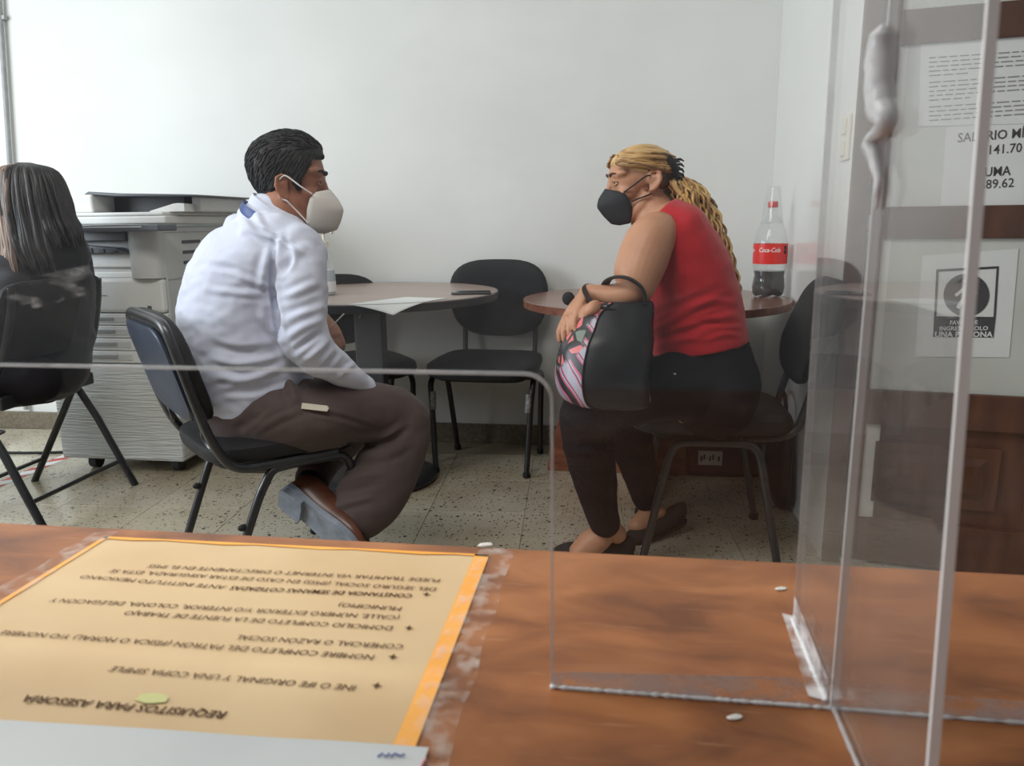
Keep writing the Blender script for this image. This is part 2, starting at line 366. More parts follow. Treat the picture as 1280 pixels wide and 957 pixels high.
desk = thing('desk', 'orange brown varnished wooden desk in the foreground under the clear screen', 'desk', (0, 0, 0))
MB().box((-1.25, -.35, DZ-.03), (1.3, .485, DZ)).build('desktop', m_desk, desk, smooth=False, bevel=.004)
MB().box((-1.2, .44, .08), (1.25, .462, DZ-.03)).build('modesty_panel', m_desk, desk, smooth=False)
for x in (-1.2, 1.22): MB().box((x, -.3, 0), (x+.03, .44, DZ-.03)).build('side_panel', m_desk, desk, smooth=False)

def paper_mat(name, c, c2, warm=False):
    return mat(name, c, c2, 9, .62, .35, bump=.25, bscale=16)
m_peach = paper_mat('peach_paper', srgb(217,189,148), srgb(206,175,134))
m_border = mat('orange_border_print', srgb(252,182,84), srgb(246,168,66), 14, .6)
m_brown = mat('brown_ink', srgb(84,54,34), rough=.8, spec=.2)
m_sheet = mat('white_sheet', srgb(205,208,208), srgb(196,199,200), 6, .6, bump=.2, bscale=14)
def dk(px, py, h=0): return onz(px, py, DZ+h)
def flat(name, P, m, parent, h0, h1, nx=30, ny=24, amp=.0012, seed=0):
    """slightly wavy sheet over quad P (TL,TR,BR,BL seen from the camera)"""
    mb = MB(); g = []
    for j in range(ny+1):
        for i in range(nx+1):
            a = P[0].lerp(P[1], i/nx); b = P[3].lerp(P[2], i/nx); q = a.lerp(b, j/ny)
            q.z = DZ+h0+amp*(.5+.5*noise.noise(Vector((q.x*22+seed, q.y*9, seed))))
            g.append(q)
    n = len(g); low = [Vector((q.x, q.y, q.z-h1)) for q in g]
    f = []
    for j in range(ny):
        for i in range(nx):
            a = j*(nx+1)+i; f.append((a, a+nx+1, a+nx+2, a+1)); f.append((n+a, n+a+1, n+a+nx+2, n+a+nx+1))
    edge = [i for i in range(nx+1)]+[j*(nx+1)+nx for j in range(1, ny+1)]+[ny*(nx+1)+i for i in range(nx-1, -1, -1)]+[j*(nx+1) for j in range(ny-1, 0, -1)]
    for a, b in zip(edge, edge[1:]+edge[:1]): f.append((a, b, n+b, n+a))
    mb.add(g+low, f); return mb.build(name, m, parent, ang=70)
TL, TR = dk(131, 672), dk(612, 695)
dirv = (TR-TL).normalized(); down = Vector((dirv.y, -dirv.x, 0))
BR = TR+down*.215; BL = TL+down*.215
op = thing('notice_paper', 'peach paper of typed requirements with orange border, taped on the desk upside down', 'paper sheet', (TL.x, TL.y, DZ), world=True)
flat('paper', [TL, TR, BR, BL], m_peach, op, .0004, .0004, amp=.0006)
W = (TR-TL).length
def lp(u, v, h=.0013): return TL+dirv*(u*W)+down*(v*.215)+Vector((0, 0, h))
mb = MB()
def strip(mb, pts_a, pts_b):
    v = pts_a+pts_b; n = len(pts_a); mb.add(v, [(i, n+i, n+i+1, i+1) for i in range(n-1)])
strip(mb, [lp(.965, t/12) for t in range(13)], [lp(.9995, t/12) for t in range(13)])
strip(mb, [lp(t/12, .0005) for t in range(13)], [lp(t/12, .016+.006*math.sin(t*2.1)) for t in range(13)])
strip(mb, [lp(.0005, t/12) for t in range(13)], [lp(.014, t/12) for t in range(13)])
mb.build('orange_border', m_border, op, smooth=False)
UP = Vector((0, 0, 1)); H = .0014
tx = MB(); tb = MB()
lines = [('REQUISITOS PARA ASESORÍA', (285,889), (34,868), .0046, 1), ('INE O IFE ORIGINAL Y UNA COPIA SIMPLE', (446,856), (141,832), .0041, 0),
 ('NOMBRE COMPLETO DEL PATRÓN (FÍSICA O MORAL) Y/O NOMBRE', (469,818), (4,787), .0041, 0), ('COMERCIAL O RAZÓN SOCIAL', (505,805), (298,793), .0041, 0),
 ('DOMICILIO COMPLETO DE LA FUENTE DE TRABAJO', (492,782), (159,763), .0041, 0), ('(CALLE, NÚMERO EXTERIOR Y/O INTERIOR, COLONIA, DELEGACIÓN Y', (500,769), (66,747), .0041, 0), ('MUNICIPIO)', (503,758), (425,753), .0041, 0),
 ('CONSTANCIA DE SEMANAS COTIZADAS', (516,742), (290,732), .0041, 1), ('ANTE INSTITUTO MEXICANO', (284,731.5), (104,718), .0041, 0),
 ('DEL SEGURO SOCIAL (IMSS) EN CASO DE ESTAR ASEGURADA, ESTA SE', (546,734), (140,711), .0041, 0), ('PUEDE TRAMITAR VÍA INTERNET O DIRECTAMENTE EN EL IMSS', (551,723), (188,705), .0041, 0)]
for s_, a, b, h, bd in lines:
    text_on(MB(), s_, dk(*a, H), dk(*b, H), h*1.1, UP, 0, .016 if bd else 0, .12).build('printed_text', m_brown, op, smooth=False)
for x, y in ((471,856), (491,820), (511,784), (533,742)):
    c_ = dk(x, y, H); a = .0028
    MB().add([c_+Vector((math.cos(t*math.pi/4)*a*(1 if t % 2 == 0 else .35), math.sin(t*math.pi/4)*a*(1 if t % 2 == 0 else .35), 0)) for t in range(8)], [tuple(range(8))]).build('bullet_mark', m_brown, op, smooth=False)
gm = MB(); c_ = dk(190, 872, .00135)
gm.add([c_+Vector((.008*math.cos(t*.5236)*(1+.2*math.sin(3*t)), .004*math.sin(t*.5236), 0)) for t in range(12)], [tuple(range(12))])
gm.build('green_stain', mat('pale_green_stain', srgb(206,204,142), rough=.7), op, smooth=False)
wl, wr = dk(-60, 901), dk(536, 940); wd = (wr-wl).normalized(); wn = Vector((wd.y, -wd.x, 0))
wp = thing('blank_sheet', 'blank white sheet overlapping the near edge of the peach notice', 'paper sheet', (wr.x, wr.y, DZ), world=True)
flat('paper', [wl, wr, wr+wn*.2, wl+wn*.2], m_sheet, wp, .0022, .0004, amp=.0008, seed=5)
bl = MB()
for pts in ([(472,945),(478,941),(482,945),(487,941)], [(488,945),(494,941),(500,944),(506,942)]): bl.tube([dk(x, y, .0034) for x, y in pts], .0004, 5)
bl.build('blue_pen_mark', mat('blue_ink', srgb(90,110,170)), wp)
MB().tube([dk(527,957,.0034), dk(530,951,.0034), dk(533,948,.0034)], .0005, 5).build('pink_mark', mat('pink_ink', srgb(214,130,140)), wp)
# clear tape along the notice edges
m_tape = mat('clear_tape', srgb(240,238,232), rough=.15, spec=.6)
def see_through(m, base, lo, hi, scale, stretch=(1,1,1), p=(.45,.7)):
    t = m.node_tree; L = t.links.new; b = t.nodes['Principled BSDF']; out = [n for n in t.nodes if n.type == 'OUTPUT_MATERIAL'][0]
    tr = nd(m, 'ShaderNodeBsdfTransparent'); mx = nd(m, 'ShaderNodeMixShader'); tc = nd(m, 'ShaderNodeTexCoord'); mp = nd(m, 'ShaderNodeMapping'); mp.inputs['Scale'].default_value = stretch
    n = nd(m, 'ShaderNodeTexNoise'); n.inputs['Scale'].default_value = scale; n.inputs['Detail'].default_value = 6
    L(tc.outputs['Object'], mp.inputs[0]); L(mp.outputs[0], n.inputs[0])
    mr = nd(m, 'ShaderNodeMapRange'); mr.inputs[1].default_value, mr.inputs[2].default_value, mr.inputs[3].default_value, mr.inputs[4].default_value = p[0], p[1], lo, hi
    L(n.outputs[0], mr.inputs[0]); L(mr.outputs[0], mx.inputs[0]); L(tr.outputs[0], mx.inputs[1]); L(b.outputs[0], mx.inputs[2]); L(mx.outputs[0], out.inputs[0])
see_through(m_tape, None, .02, .34, 90)
tp = MB()
strip(tp, [lp(.97, -.05+t/12*1.0, .0017) for t in range(13)], [lp(1.055+.004*math.sin(t*1.7), -.05+t/12*1.0, .0009+.0008*math.sin(t*2.9)**2) for t in range(13)])
o_t = tp.build('tape_strip', m_tape, None, ang=80)
tapeR = thing('tape', 'crinkled clear tape along the right edge of the peach notice', 'tape', lp(1.0, .5), world=True); o_t.parent = tapeR; o_t.matrix_parent_inverse = wm(tapeR).inverted()
tp = MB()
strip(tp, [lp(-.045+.006*math.sin(t*2.3), -.04+t/12*1.0, .0009+.001*math.sin(t*2.1)**2) for t in range(13)], [lp(.02, -.04+t/12*1.0, .0017) for t in range(13)])
tapeL = thing('tape', 'crinkled clear tape along the left edge of the peach notice', 'tape', lp(0, .5), world=True)
tp.build('tape_strip', m_tape, tapeL, ang=80)
m_lint = mat('white_debris', srgb(225,222,215), rough=.8)
for (x, y, r, lb) in ((607,683,.0035,'white scrap of tape at the far right corner of the notice'), (976,737,.0022,'small white glue crumb on the desk left of the side wing'), (918,898,.0022,'small white glue crumb on the desk in front of the screen')):
    q = dk(x, y); d = MB().sell((0,0,0), (r*1.7, r*.8, r*.35), nu=9, nv=5)
    d.xf(lambda p: q+Vector((p.x, p.y+.25*p.x, p.z+r*.35))*(1+.3*noise.noise(p*700)))
    tag(d.build('glue_crumb' if 'glue' in lb else 'tape_scrap', m_lint), lb, 'debris')

# acrylic sneeze screen
def acrylic(name, base, hi, lo_p, hi_p, stretch, tint, ior=1.49):
    m = bpy.data.materials.new(name); m.use_nodes = True; t = m.node_tree; t.nodes.clear(); L = t.links.new
    out = nd(m, 'ShaderNodeOutputMaterial'); tr = nd(m, 'ShaderNodeBsdfTransparent'); tr.inputs[0].default_value = tint
    gl = nd(m, 'ShaderNodeBsdfGlossy'); gl.inputs['Roughness'].default_value = .03; gl.inputs[0].default_value = (.95, .95, .95, 1)
    fr = fresnel(m, ior)
    m1 = nd(m, 'ShaderNodeMixShader'); L(fr.outputs[0], m1.inputs[0]); L(tr.outputs[0], m1.inputs[1]); L(gl.outputs[0], m1.inputs[2])
    df = nd(m, 'ShaderNodeBsdfDiffuse'); df.inputs[0].default_value = (.86, .87, .88, 1); tl = nd(m, 'ShaderNodeBsdfTranslucent'); tl.inputs[0].default_value = (.86, .87, .88, 1)
    m2 = nd(m, 'ShaderNodeMixShader'); m2.inputs[0].default_value = .5; L(df.outputs[0], m2.inputs[1]); L(tl.outputs[0], m2.inputs[2])
    tc = nd(m, 'ShaderNodeTexCoord'); mp = nd(m, 'ShaderNodeMapping'); mp.inputs['Scale'].default_value = stretch; L(tc.outputs['Object'], mp.inputs[0])
    n = nd(m, 'ShaderNodeTexNoise'); n.inputs['Scale'].default_value = 7; n.inputs['Detail'].default_value = 8; n.inputs['Roughness'].default_value = .65; L(mp.outputs[0], n.inputs[0])
    mr = nd(m, 'ShaderNodeMapRange'); mr.inputs[1].default_value, mr.inputs[2].default_value, mr.inputs[3].default_value, mr.inputs[4].default_value = lo_p, hi_p, base, hi; L(n.outputs[0], mr.inputs[0])
    m3 = nd(m, 'ShaderNodeMixShader'); L(mr.outputs[0], m3.inputs[0]); L(m1.outputs[0], m3.inputs[1]); L(m2.outputs[0], m3.inputs[2]); L(m3.outputs[0], out.inputs[0])
    return m
m_ac = acrylic('acrylic_sheet', .005, .05, .52, .8, (1.2, 3, 3), (.985, .985, .985, 1), 1.31)
m_acw = acrylic('acrylic_wing', .035, .09, .45, .8, (3, 3, 1), (.985, .982, .98, 1))
m_edge = mat('acrylic_cut_edge', srgb(232,232,232), rough=.35, spec=.6); 
m_sil = mat('dried_silicone', srgb(222,222,224), srgb(205,205,207), 40, .3, .5)
FY, TH, ZT = .3285, .003, 1.42
SX0, SX1 = -.9, .75
OX0, OX1, OZ = -.75, -.0315, .9185
scr = thing('acrylic_screen', 'clear acrylic counter screen with a cut-out opening, glued upright on the wooden desk', 'screen', (.098, FY, DZ), world=True)
r = .012
arc = [(OX1-r+r*math.sin(a), OZ-r+r*math.cos(a)) for a in [math.pi/2*k/8 for k in range(9)]]
outl = [(SX0, DZ), (OX0, DZ), (OX0, OZ)] + arc + [(OX1, DZ), (SX1, DZ), (SX1, ZT), (SX0, ZT)]
MF = Matrix(((1,0,0,0),(0,0,-1,FY),(0,1,0,0),(0,0,0,1)))
def triprism(name, pieces, m, parent, y0, y1):
    mb = MB()
    for poly in pieces: mb.prism(poly, -y1, -y0, Matrix(((1,0,0,0),(0,0,-1,0),(0,1,0,0),(0,0,0,1))))
    return mb.build(name, m, parent, smooth=False)
# front panel as one n-gon plate
me = MB(); P = [(x, z) for x, z in outl]; n = len(P)
me.add([Vector((x, FY-TH/2, z)) for x, z in P]+[Vector((x, FY+TH/2, z)) for x, z in P], [tuple(range(n)), tuple(reversed(range(n, 2*n)))]+[(i, n+i, n+(i+1) % n, (i+1) % n) for i in range(n)])
fp = me.build('front_panel', m_ac, scr, smooth=False)
t_ = fp.modifiers.new('tri', 'TRIANGULATE')
e = MB(); path = [Vector((OX0, FY, OZ))]+[Vector((x, FY, z)) for x, z in arc]
# the sawn edge of the opening (top run, rounded corner, right upright)
R = []
full = [(OX0, OZ)]+arc+[(OX1, DZ+.001)]
for i, (x, z) in enumerate(full):
    a = full[max(i-1, 0)]; b = full[min(i+1, len(full)-1)]; tx_, tz_ = b[0]-a[0], b[1]-a[1]; l = math.hypot(tx_, tz_); nx, nz = -tz_/l, tx_/l
    nx, nz = -nx, -nz
    R.append([Vector((x+nx*k, FY+s*(TH/2+.0002), z+nz*k)) for s, k in ((-1, .0004), (1, .0004), (1, -.0009), (-1, -.0009))])
m_edge2 = mat('acrylic_edge_soft', srgb(225,226,228), rough=.3, spec=.6); see_through(m_edge2, None, .32, .62, 30)
MB().rings(R).build('cut_edge', m_edge2, scr, smooth=False)
WX = .098
wing = MB().box((WX-TH/2, .2335, DZ), (WX+TH/2, .406+.001, DZ+.02)); wing = MB()
far_b, far_t = .405, .42
nb, nt = .2213, .2704
Pw = [(nb, DZ), (far_b, DZ), (far_t, ZT), (nt, ZT)]
wing.add([Vector((WX-TH/2, y, z)) for y, z in Pw]+[Vector((WX+TH/2, y, z)) for y, z in Pw], [(0,3,2,1),(4,5,6,7)]+[(i, (i+1) % 4, 4+(i+1) % 4, 4+i) for i in range(4)])
wing.build('side_wing', m_acw, scr, smooth=False)
q = MB(); q.add([Vector((WX+s*.0016, y+k, z)) for y, z in ((nb, DZ), (nt, ZT)) for s, k in ((-1, -.0014), (1, -.0014), (1, 0), (-1, 0))], [(0,3,2,1),(4,5,6,7),(0,1,5,4),(1,2,6,5),(2,3,7,6),(3,0,4,7)]); q.build('cut_edge', m_edge, scr, smooth=False)
q = MB(); q.add([Vector((WX+s*.0016, y+k, z)) for y, z in ((far_b, DZ), (far_t, ZT)) for s, k in ((-1, 0), (1, 0), (1, .0006), (-1, .0006))], [(0,1,5,4),(1,2,6,5),(2,3,7,6),(3,0,4,7)])
q.build('cut_edge', m_edge2, scr, smooth=False)
MB().box((WX-.0017, FY-TH/2-.0012, DZ), (WX+.0017, FY-TH/2+.0002, ZT)).build('joint_bead', m_edge, scr, smooth=False)
def bead(name, pts, r0, seed, wob=.5, n=8, flat=1):
    pts = V3(catmull(pts, 10)); rr = [r0*(1+wob*noise.noise(Vector((i*.37, seed, 0)))+.35*wob*noise.noise(Vector((i*1.3, seed, 4)))) for i in range(len(pts))]
    return MB().tube(pts, rr, n, flat=flat, up=(0, 0, 1)).build(name, m_sil, scr, ang=80)
m_haze = mat('glue_haze', srgb(225,222,224), rough=.4); see_through(m_haze, None, .06, .8, 60, (1,1,2), (.36,.62))
bead('glue_bead', [(x, FY-.0022, DZ+.0008) for x in [-.032+.01*i for i in range(14)]], .0010, 1, .9)
bead('glue_bead', [(x, FY-.0018, DZ+.0006) for x in [.1+.02*i for i in range(33)]], .0009, 7, .9)
bead('glue_bead', [(WX-.0022, y, DZ+.0008) for y in [.331+.0075*i for i in range(11)]], .0013, 3, .9)
bead('glue_bead', [(WX, y, DZ+.0006) for y in [.226+.01*i for i in range(11)]], .0011, 5, .8)
# thin smear of dried glue along the foot of the panel and the wing
for nm, P4 in (('glue_smear', [(OX1, FY-.0022, DZ+.0005), (WX, FY-.0022, DZ+.0005), (WX, FY-.0022, DZ+.016), (OX1, FY-.0022, DZ+.009)]), ('glue_smear', [(WX-.0095, .334, DZ+.0012), (WX-.0005, .331, DZ+.0012), (WX-.0005, .409, DZ+.0012), (WX-.0065, .412, DZ+.0012)]), ('glue_smear', [(WX-.0021, .331, DZ+.0005), (WX-.0021, .331, DZ+.012), (WX-.0021, .405, DZ+.016), (WX-.0021, .405, DZ+.0005)]), ('glue_smear', [(WX, FY-.0022, DZ+.001), (.3, FY-.0022, DZ+.001), (.3, FY-.0022, DZ+.010), (WX, FY-.0022, DZ+.012)])):
    MB().add(P4, [(0,1,2,3)]).build(nm, m_haze, scr, smooth=False)
m_smear = acrylic('smear_film', 0, .55, .5, .74, (7, 7, 16), (1, 1, 1, 1), 1.01)
for P4 in ([(36,346),(128,328),(132,362),(40,386)], [(0,372),(60,358),(62,372),(0,390)]):
    Q = [ony(x, y, FY+TH/2+.0004) for x, y in P4]; MB().add(Q, [(0,1,2,3)]).build('smear', m_smear, scr, smooth=False)
# blob of silicone where the panels meet higher up
bl = MB(); pts = [onx(x, y, WX-.003) for x, y in ((1104,30),(1100,60),(1099,100),(1101,135),(1106,155),(1090,175),(1093,200),(1098,230),(1094,262))]
pts = V3(catmull([tuple(p) for p in pts], 8)); rr = np.interp(np.linspace(0, 1, len(pts)), [0,.05,.2,.4,.5,.58,.66,.75,.88,1], [.0008,.0042,.0054,.0056,.0040,.0024,.0036,.0022,.0014,.0006])
bl.tube(pts, [float(a) for a in rr], 14, up=(0, 1, 0)); bl.xf(lambda p: p+Vector((1, 1, 1))*.0006*noise.noise(p*200))
bl.build('silicone_blob', m_sil, scr, ang=80)

# ------------------------------------------------------------------ furniture
m_blk = mat('black_painted_steel', srgb(30,31,34), srgb(38,39,42), 40, .32, .6)
m_pad = mat('black_vinyl', srgb(25,25,27), srgb(33,33,35), 25, .6, .28, bump=.08, bscale=260)
m_bluepad = mat('dark_blue_vinyl', srgb(32,42,60), srgb(42,54,76), 12, .4, .5, bump=.08, bscale=200)
m_rub = mat('black_rubber', srgb(22,22,23), rough=.8)
m_wear = mat('worn_pale_tape', srgb(150,152,152), srgb(90,92,94), 60, .6)
def bez(pts, k=8): return V3(catmull(pts, k))
def visitor_chair(name, label, loc, yaw, seat_z=.455, foot=.2, loop=False, pad=None, ff=.19, fr=.22, tf=.115, tr_=.085, back_h=(.50, .80), lean=.10, seat_m=None):
    t = thing(name, label, 'chair', loc, yaw, 'office visitor chairs')
    pad = pad or m_pad
    s = MB().sell((0, 0, 0), (.228, .218, .036), .55, .42, 40, 12)
    s.xf(lambda p: Vector((p.x+.01, p.y*(1-.08*max(0, -p.x/.23)), seat_z-.036+p.z-.25*max(0, p.x-.15)**1.5+.12*p.y*p.y)))
    s.build('seat', pad, t)
    MB().sell((.0, 0, seat_z-.066), (.19, .185, .010), .3, .4, 28, 8).build('seat_shell', m_rub, t)
    zt = seat_z-.075
    for sg in (-1, 1):
        mid = (tf-tr_)/2; yt = sg*.205; yf = sg*foot
        fpts = [(mid, yt, zt), (tf-.05, yt, zt), (tf-.01, yt, zt-.006), (tf+.012, yt, zt-.035), (tf+.012+(ff-tf-.012)*.25, yt+(yf-yt)*.3, zt*.72), (ff, yf, .012)]
        rpts = [(mid, yt, zt), (-tr_+.05, yt, zt), (-tr_+.01, yt, zt-.006), (-tr_-.012, yt, zt-.035), (-tr_-.012-(fr-tr_-.012)*.25, yt+(yf-yt)*.3, zt*.72), (-fr, yf, .012)]
        for pts, fx in ((fpts, ff), (rpts, -fr)):
            l = MB().tube(bez(pts), .0115, 12).build('leg', m_blk, t)
            kid(MB().lathe([(.013, 0), (.015, .004), (.014, .02), (.010, .022)], 14, (fx, yf, 0)), 'foot_cap', m_rub, l)
            if fx < 0 and loop:
                for hh in (.09, .24):
                    k_ = hh/.4; kid(MB().sell((-fr-.016+(fr-tr_)*k_, yf, hh), (.014, .009, .009), nu=10, nv=6), 'stacking_stud', m_rub, l)
    for x in (tf-.05, -tr_+.04):
        MB().tube([(x, -.205, zt), (x, .205, zt)], .009, 8).build('cross_bar', m_blk, t)
    z0, z1 = back_h; xb = -.22
    if not loop:
        for sg in (-1, 1):
            MB().tube(bez([(-.05, sg*.15, zt+.004), (-.16, sg*.15, zt+.004), (-.215, sg*.152, zt+.03), (-.235, sg*.155, zt+.09), (-.25-lean*.3, sg*.155, z0+.10), (-.26-lean*.6, sg*.15, z1-.10)]), .011, 10, flat=1.0).build('back_support', m_blk, t)
        b = MB().sell((0, 0, 0), (.022, .218, (z1-z0)/2), .5, .62, 36, 16)
        zc = (z0+z1)/2; hh = (z1-z0)/2
        def fb(p):
            tt = p.z/hh
            y = p.y*(1-.10*max(0, -tt)-.06*max(0, tt)**2)
            return Vector((-.235+p.x-lean*(p.z+hh)/(2*hh)+.45*y*y, y, zc+p.z+(.35*y*y*-1 if tt > 0 else -.0*y)+(.6*y*y if tt < 0 else 0)))
        b.xf(fb); b.build('backrest', pad, t)
    else:
        for sg in (-1,): pass
        w_ = .205
        pts = [(.10, -w_, zt+.012), (-.08, -w_, zt+.010), (-.16, -w_, zt+.018), (-.20, -w_, zt+.06), (-.232, -w_, z0+.02), (-.27, -w_, z1-.10), (-.285, -w_+.008, z1-.035), (-.292, -w_+.05, z1), (-.296, 0, z1+.006), (-.292, w_-.05, z1), (-.285, w_-.008, z1-.035), (-.27, w_, z1-.10), (-.232, w_, z0+.02), (-.20, w_, zt+.06), (-.16, w_, zt+.018), (-.08, w_, zt+.010), (.10, w_, zt+.012)]
        MB().tube(bez(pts, 7), .0118, 12).build('back_frame', m_blk, t)
        b = MB().sell((0, 0, 0), (.026, .205, (z1-z0)/2+.005), .5, .45, 36, 14); zc = (z0+z1)/2; hh = (z1-z0)/2
        b.xf(lambda p: Vector((-.207+p.x-.075*(p.z+hh)/(2*hh)+.25*p.y**2*0, p.y, zc+.012+p.z))); b.build('backrest', pad, t)
        b = MB().sell((0, 0, 0), (.008, .185, (z1-z0)/2-.012), .4, .35, 30, 10)
        b.xf(lambda p: Vector((-.238+p.x-.072*(p.z+hh)/(2*hh), p.y, zc+p.z))); b.build('back_shell', m_bluepad, t)
        for sg in (-1, 1):
            MB().tube(bez([(-.225, sg*.17, z0+.01), (-.222, sg*.15, z0-.02), (-.215, sg*.17, z0-.045), (-.212, sg*.2, z0-.05)]), .006, 8).build('bracket', m_blk, t)
    return t
visitor_chair('visitor_chair', 'black visitor chair with blue back shell that the man in the white shirt sits on', (-.97, 1.93, 0), .80, .455, .2, loop=True, pad=m_pad, ff=.185, fr=.235, tf=.125, tr_=.085, back_h=(.50, .765))
visitor_chair('visitor_chair', 'black visitor chair that the person in the red top sits on', (.262, 2.28, 0), math.pi+.0, .455, .21, ff=.2, fr=.18, tf=.115, tr_=.10, back_h=(.52, .82), lean=.09)
cc = visitor_chair('visitor_chair', 'empty black visitor chair standing between the two tables against the wall', (-.545, 2.99, 0), math.radians(-93), .455, .185, ff=.16, fr=.17, back_h=(.50, .83), lean=.0)
for sg in (-1, 1):
    MB().tube([(.151, sg*.190, .26), (.139, sg*.194, .33)], .0122, 12).build('worn_patch', m_wear, cc)
visitor_chair('visitor_chair', 'empty black visitor chair pushed in behind the left table, its back rising over the tabletop', (-1.09, 2.92, 0), math.radians(-52), .455, .19, ff=.16, fr=.17, back_h=(.47, .775), lean=.02)

# folding chair at left
fc = thing('folding_chair', 'black steel folding chair at the far left carrying the long-haired person', 'chair', (-2.065, 2.33, 0), math.pi, None)
for sg in (-1, 1):
    MB().tube(bez([(.24, sg*.235, .0), (.02, sg*.222, .36), (-.10, sg*.213, .56), (-.15, sg*.205, .70), (-.17, sg*.20, .80)], 5), .0155, 12, flat=.75).build('front_leg', m_blk, fc)
    l = MB().tube([(-.195, sg*.235, 0), (-.075, sg*.228, .27), (.03, sg*.222, .46)], .0155, 12, flat=.75).build('rear_leg', m_blk, fc)
MB().tube([(-.150, -.232, .10), (-.150, .232, .10)], .008, 8).build('cross_bar', m_blk, fc)
MB().tube([(.175, -.232, .10), (.175, .232, .10)], .008, 8).build('cross_bar', m_blk, fc)
s = MB().sell((0, 0, 0), (.21, .212, .022), .35, .35, 32, 8); s.xf(lambda p: Vector((p.x+.125, p.y, p.z+.455+.1*p.x))); s.build('seat', m_pad, fc)
MB().box((-.09, -.22, .405), (-.07, .22, .45)).build('seat_rail', m_blk, fc, smooth=False, bevel=.006)
b = MB().sell((0, 0, 0), (.017, .232, .128), .35, .4, 36, 12); b.xf(lambda p: Vector((-.155+p.x-.22*p.z+.5*p.y**2, p.y*(1+.25*max(0, p.z)), .690+p.z))); b.build('backrest', m_pad, fc)

# tables
m_lam = mat('grey_brown_laminate', srgb(170,150,140), srgb(152,132,122), 5, .3, .5, stretch=(1, 8, 1))
m_band = mat('dark_edge_band', srgb(46,46,50), rough=.45)
m_trim = mat('grey_edge_trim', srgb(120,112,108), rough=.4)
m_mah = wood('mahogany_laminate', srgb(96,52,36), srgb(128,76,56), srgb(150,96,74), .35)
m_mahtop = mat('mahogany_top', srgb(140,100,84), srgb(120,80,64), 3, .22, .6, stretch=(1, 7, 1))
m_col = mat('dark_grey_column', srgb(44,45,50), srgb(54,55,60), 8, .5)
tl = thing('round_table', 'round table with grey-brown top, dark edge and black pedestal, left of the empty chair', 'table', (-.94, 2.79, 0))
MB().lathe([(.46, .705), (.467, .708), (.467, .727), (.465, .730), (.01, .7302)], 72).build('tabletop', m_lam, tl)
MB().lathe([(.4665, .7000), (.4695, .703), (.4695, .7255), (.4665, .7275)], 72, cap=False).build('edge_band', m_band, tl)
MB().lathe([(.462, .7303), (.4675, .7296), (.4695, .727), (.4694, .725)], 72, cap=False).build('edge_trim', m_trim, tl)
MB().box((-.055, -.10, .02), (.055, -.04, .70)).build('column', m_col, tl, smooth=False, bevel=.008)
MB().lathe([(.20, .0), (.225, .006), (.225, .018), (.205, .03), (.02, .034)], 48, (.0, -.04, 0)).build('base_disc', m_blk, tl)
MB().tube([(-.03, -.102, .30), (.0, -.11, .305), (.03, -.104, .315)], .004, 6).build('cable_hook', m_trim, tl)
MB().tube([(-.03, -.102, .64), (-.02, -.11, .66), (-.025, -.104, .68)], .003, 6).build('cable_hook', m_trim, tl)
tr = thing('round_table', 'round reddish-brown table against the right wall carrying the big soda bottle', 'table', (.105, 2.815, 0))
poly = []
for k in range(90):
    a = 2*math.pi*k/90; x, y = .474*math.cos(a), .474*math.sin(a); poly.append((min(x, .478), y))
MB().prism(poly, .683, .708).build('tabletop', m_mahtop, tr, smooth=False, bevel=.002)
MB().prism([(x*1.003, y*1.003) for x, y in poly], .6825, .7065).build('edge_band', m_mah, tr, smooth=False)
for rot, a, b_, top in ((0, -.40, .33, .2),):
    pl = [(a, 0), (a+.0, .03), (a+.10, .45), (a+.14, .683), (b_-.14, .683), (b_-.1, .45), (b_, .03), (b_, 0)]
    MB().prism(pl, .10, .125, Matrix(((1,0,0,0),(0,0,1,0),(0,1,0,0),(0,0,0,1)))).build('leg_panel', m_mah, tr, smooth=False, bevel=.002)
pl = [(-.30, 0), (-.30, .03), (-.20, .30), (-.06, .683), (.098, .683), (.098, .03), (.098, 0)]
MB().prism(pl, -.045, -.02, Matrix(((0,0,1,0),(1,0,0,0),(0,1,0,0),(0,0,0,1)))).build('leg_panel', m_mah, tr, smooth=False, bevel=.002)

# things on the tables
TZ = .7305
ph = thing('phone', 'dark mobile phone lying on the right end of the grey-brown table', 'phone', onz(589, 365.5, TZ+.004), math.radians(12))
MB().box((-.072, -.036, -.0035), (.072, .036, .0035)).build('body', m_blk, ph, smooth=False, bevel=.003)
MB().box((-.068, -.033, .0036), (.068, .033, .0042)).build('screen', mat('phone_glass', srgb(52,56,64), rough=.1), ph, smooth=False)
pp = thing('form_sheet', 'printed form sheet hanging a corner over the edge of the grey-brown table', 'paper sheet', onz(497, 378, TZ), world=True)
Q = [onz(440, 381.5, TZ+.002), onz(497, 373, TZ+.002), onz(563, 373.5, TZ+.002), onz(503, 384, TZ+.002)]
Q = [onz(438, 381, TZ), onz(500, 371.5, TZ), onz(556, 372.5, TZ), None]
mb = MB(); nx = 16; tip = onz(497, 377, TZ)+Vector((0.0, -.10, 0)); g = []
c0, c1, c3 = onz(436, 380.5, TZ), onz(508, 371.3, TZ), onz(560, 373.0, TZ)
c2 = c0+(c3-c1)*1.0
for j in range(nx+1):
    for i in range(nx+1):
        q = c1.lerp(c0, i/nx)+(c3-c1)*(j/nx)
        d = math.hypot(q.x+.94, q.y-2.79)-.455
        q = Vector((q.x, q.y, TZ+.0012)) 
        if d > 0: q.z -= .20*d+1.2*d*d
        g.append(q)
mb.add(g, [(j*(nx+1)+i, j*(nx+1)+i+1, (j+1)*(nx+1)+i+1, (j+1)*(nx+1)+i) for j in range(nx) for i in range(nx)])
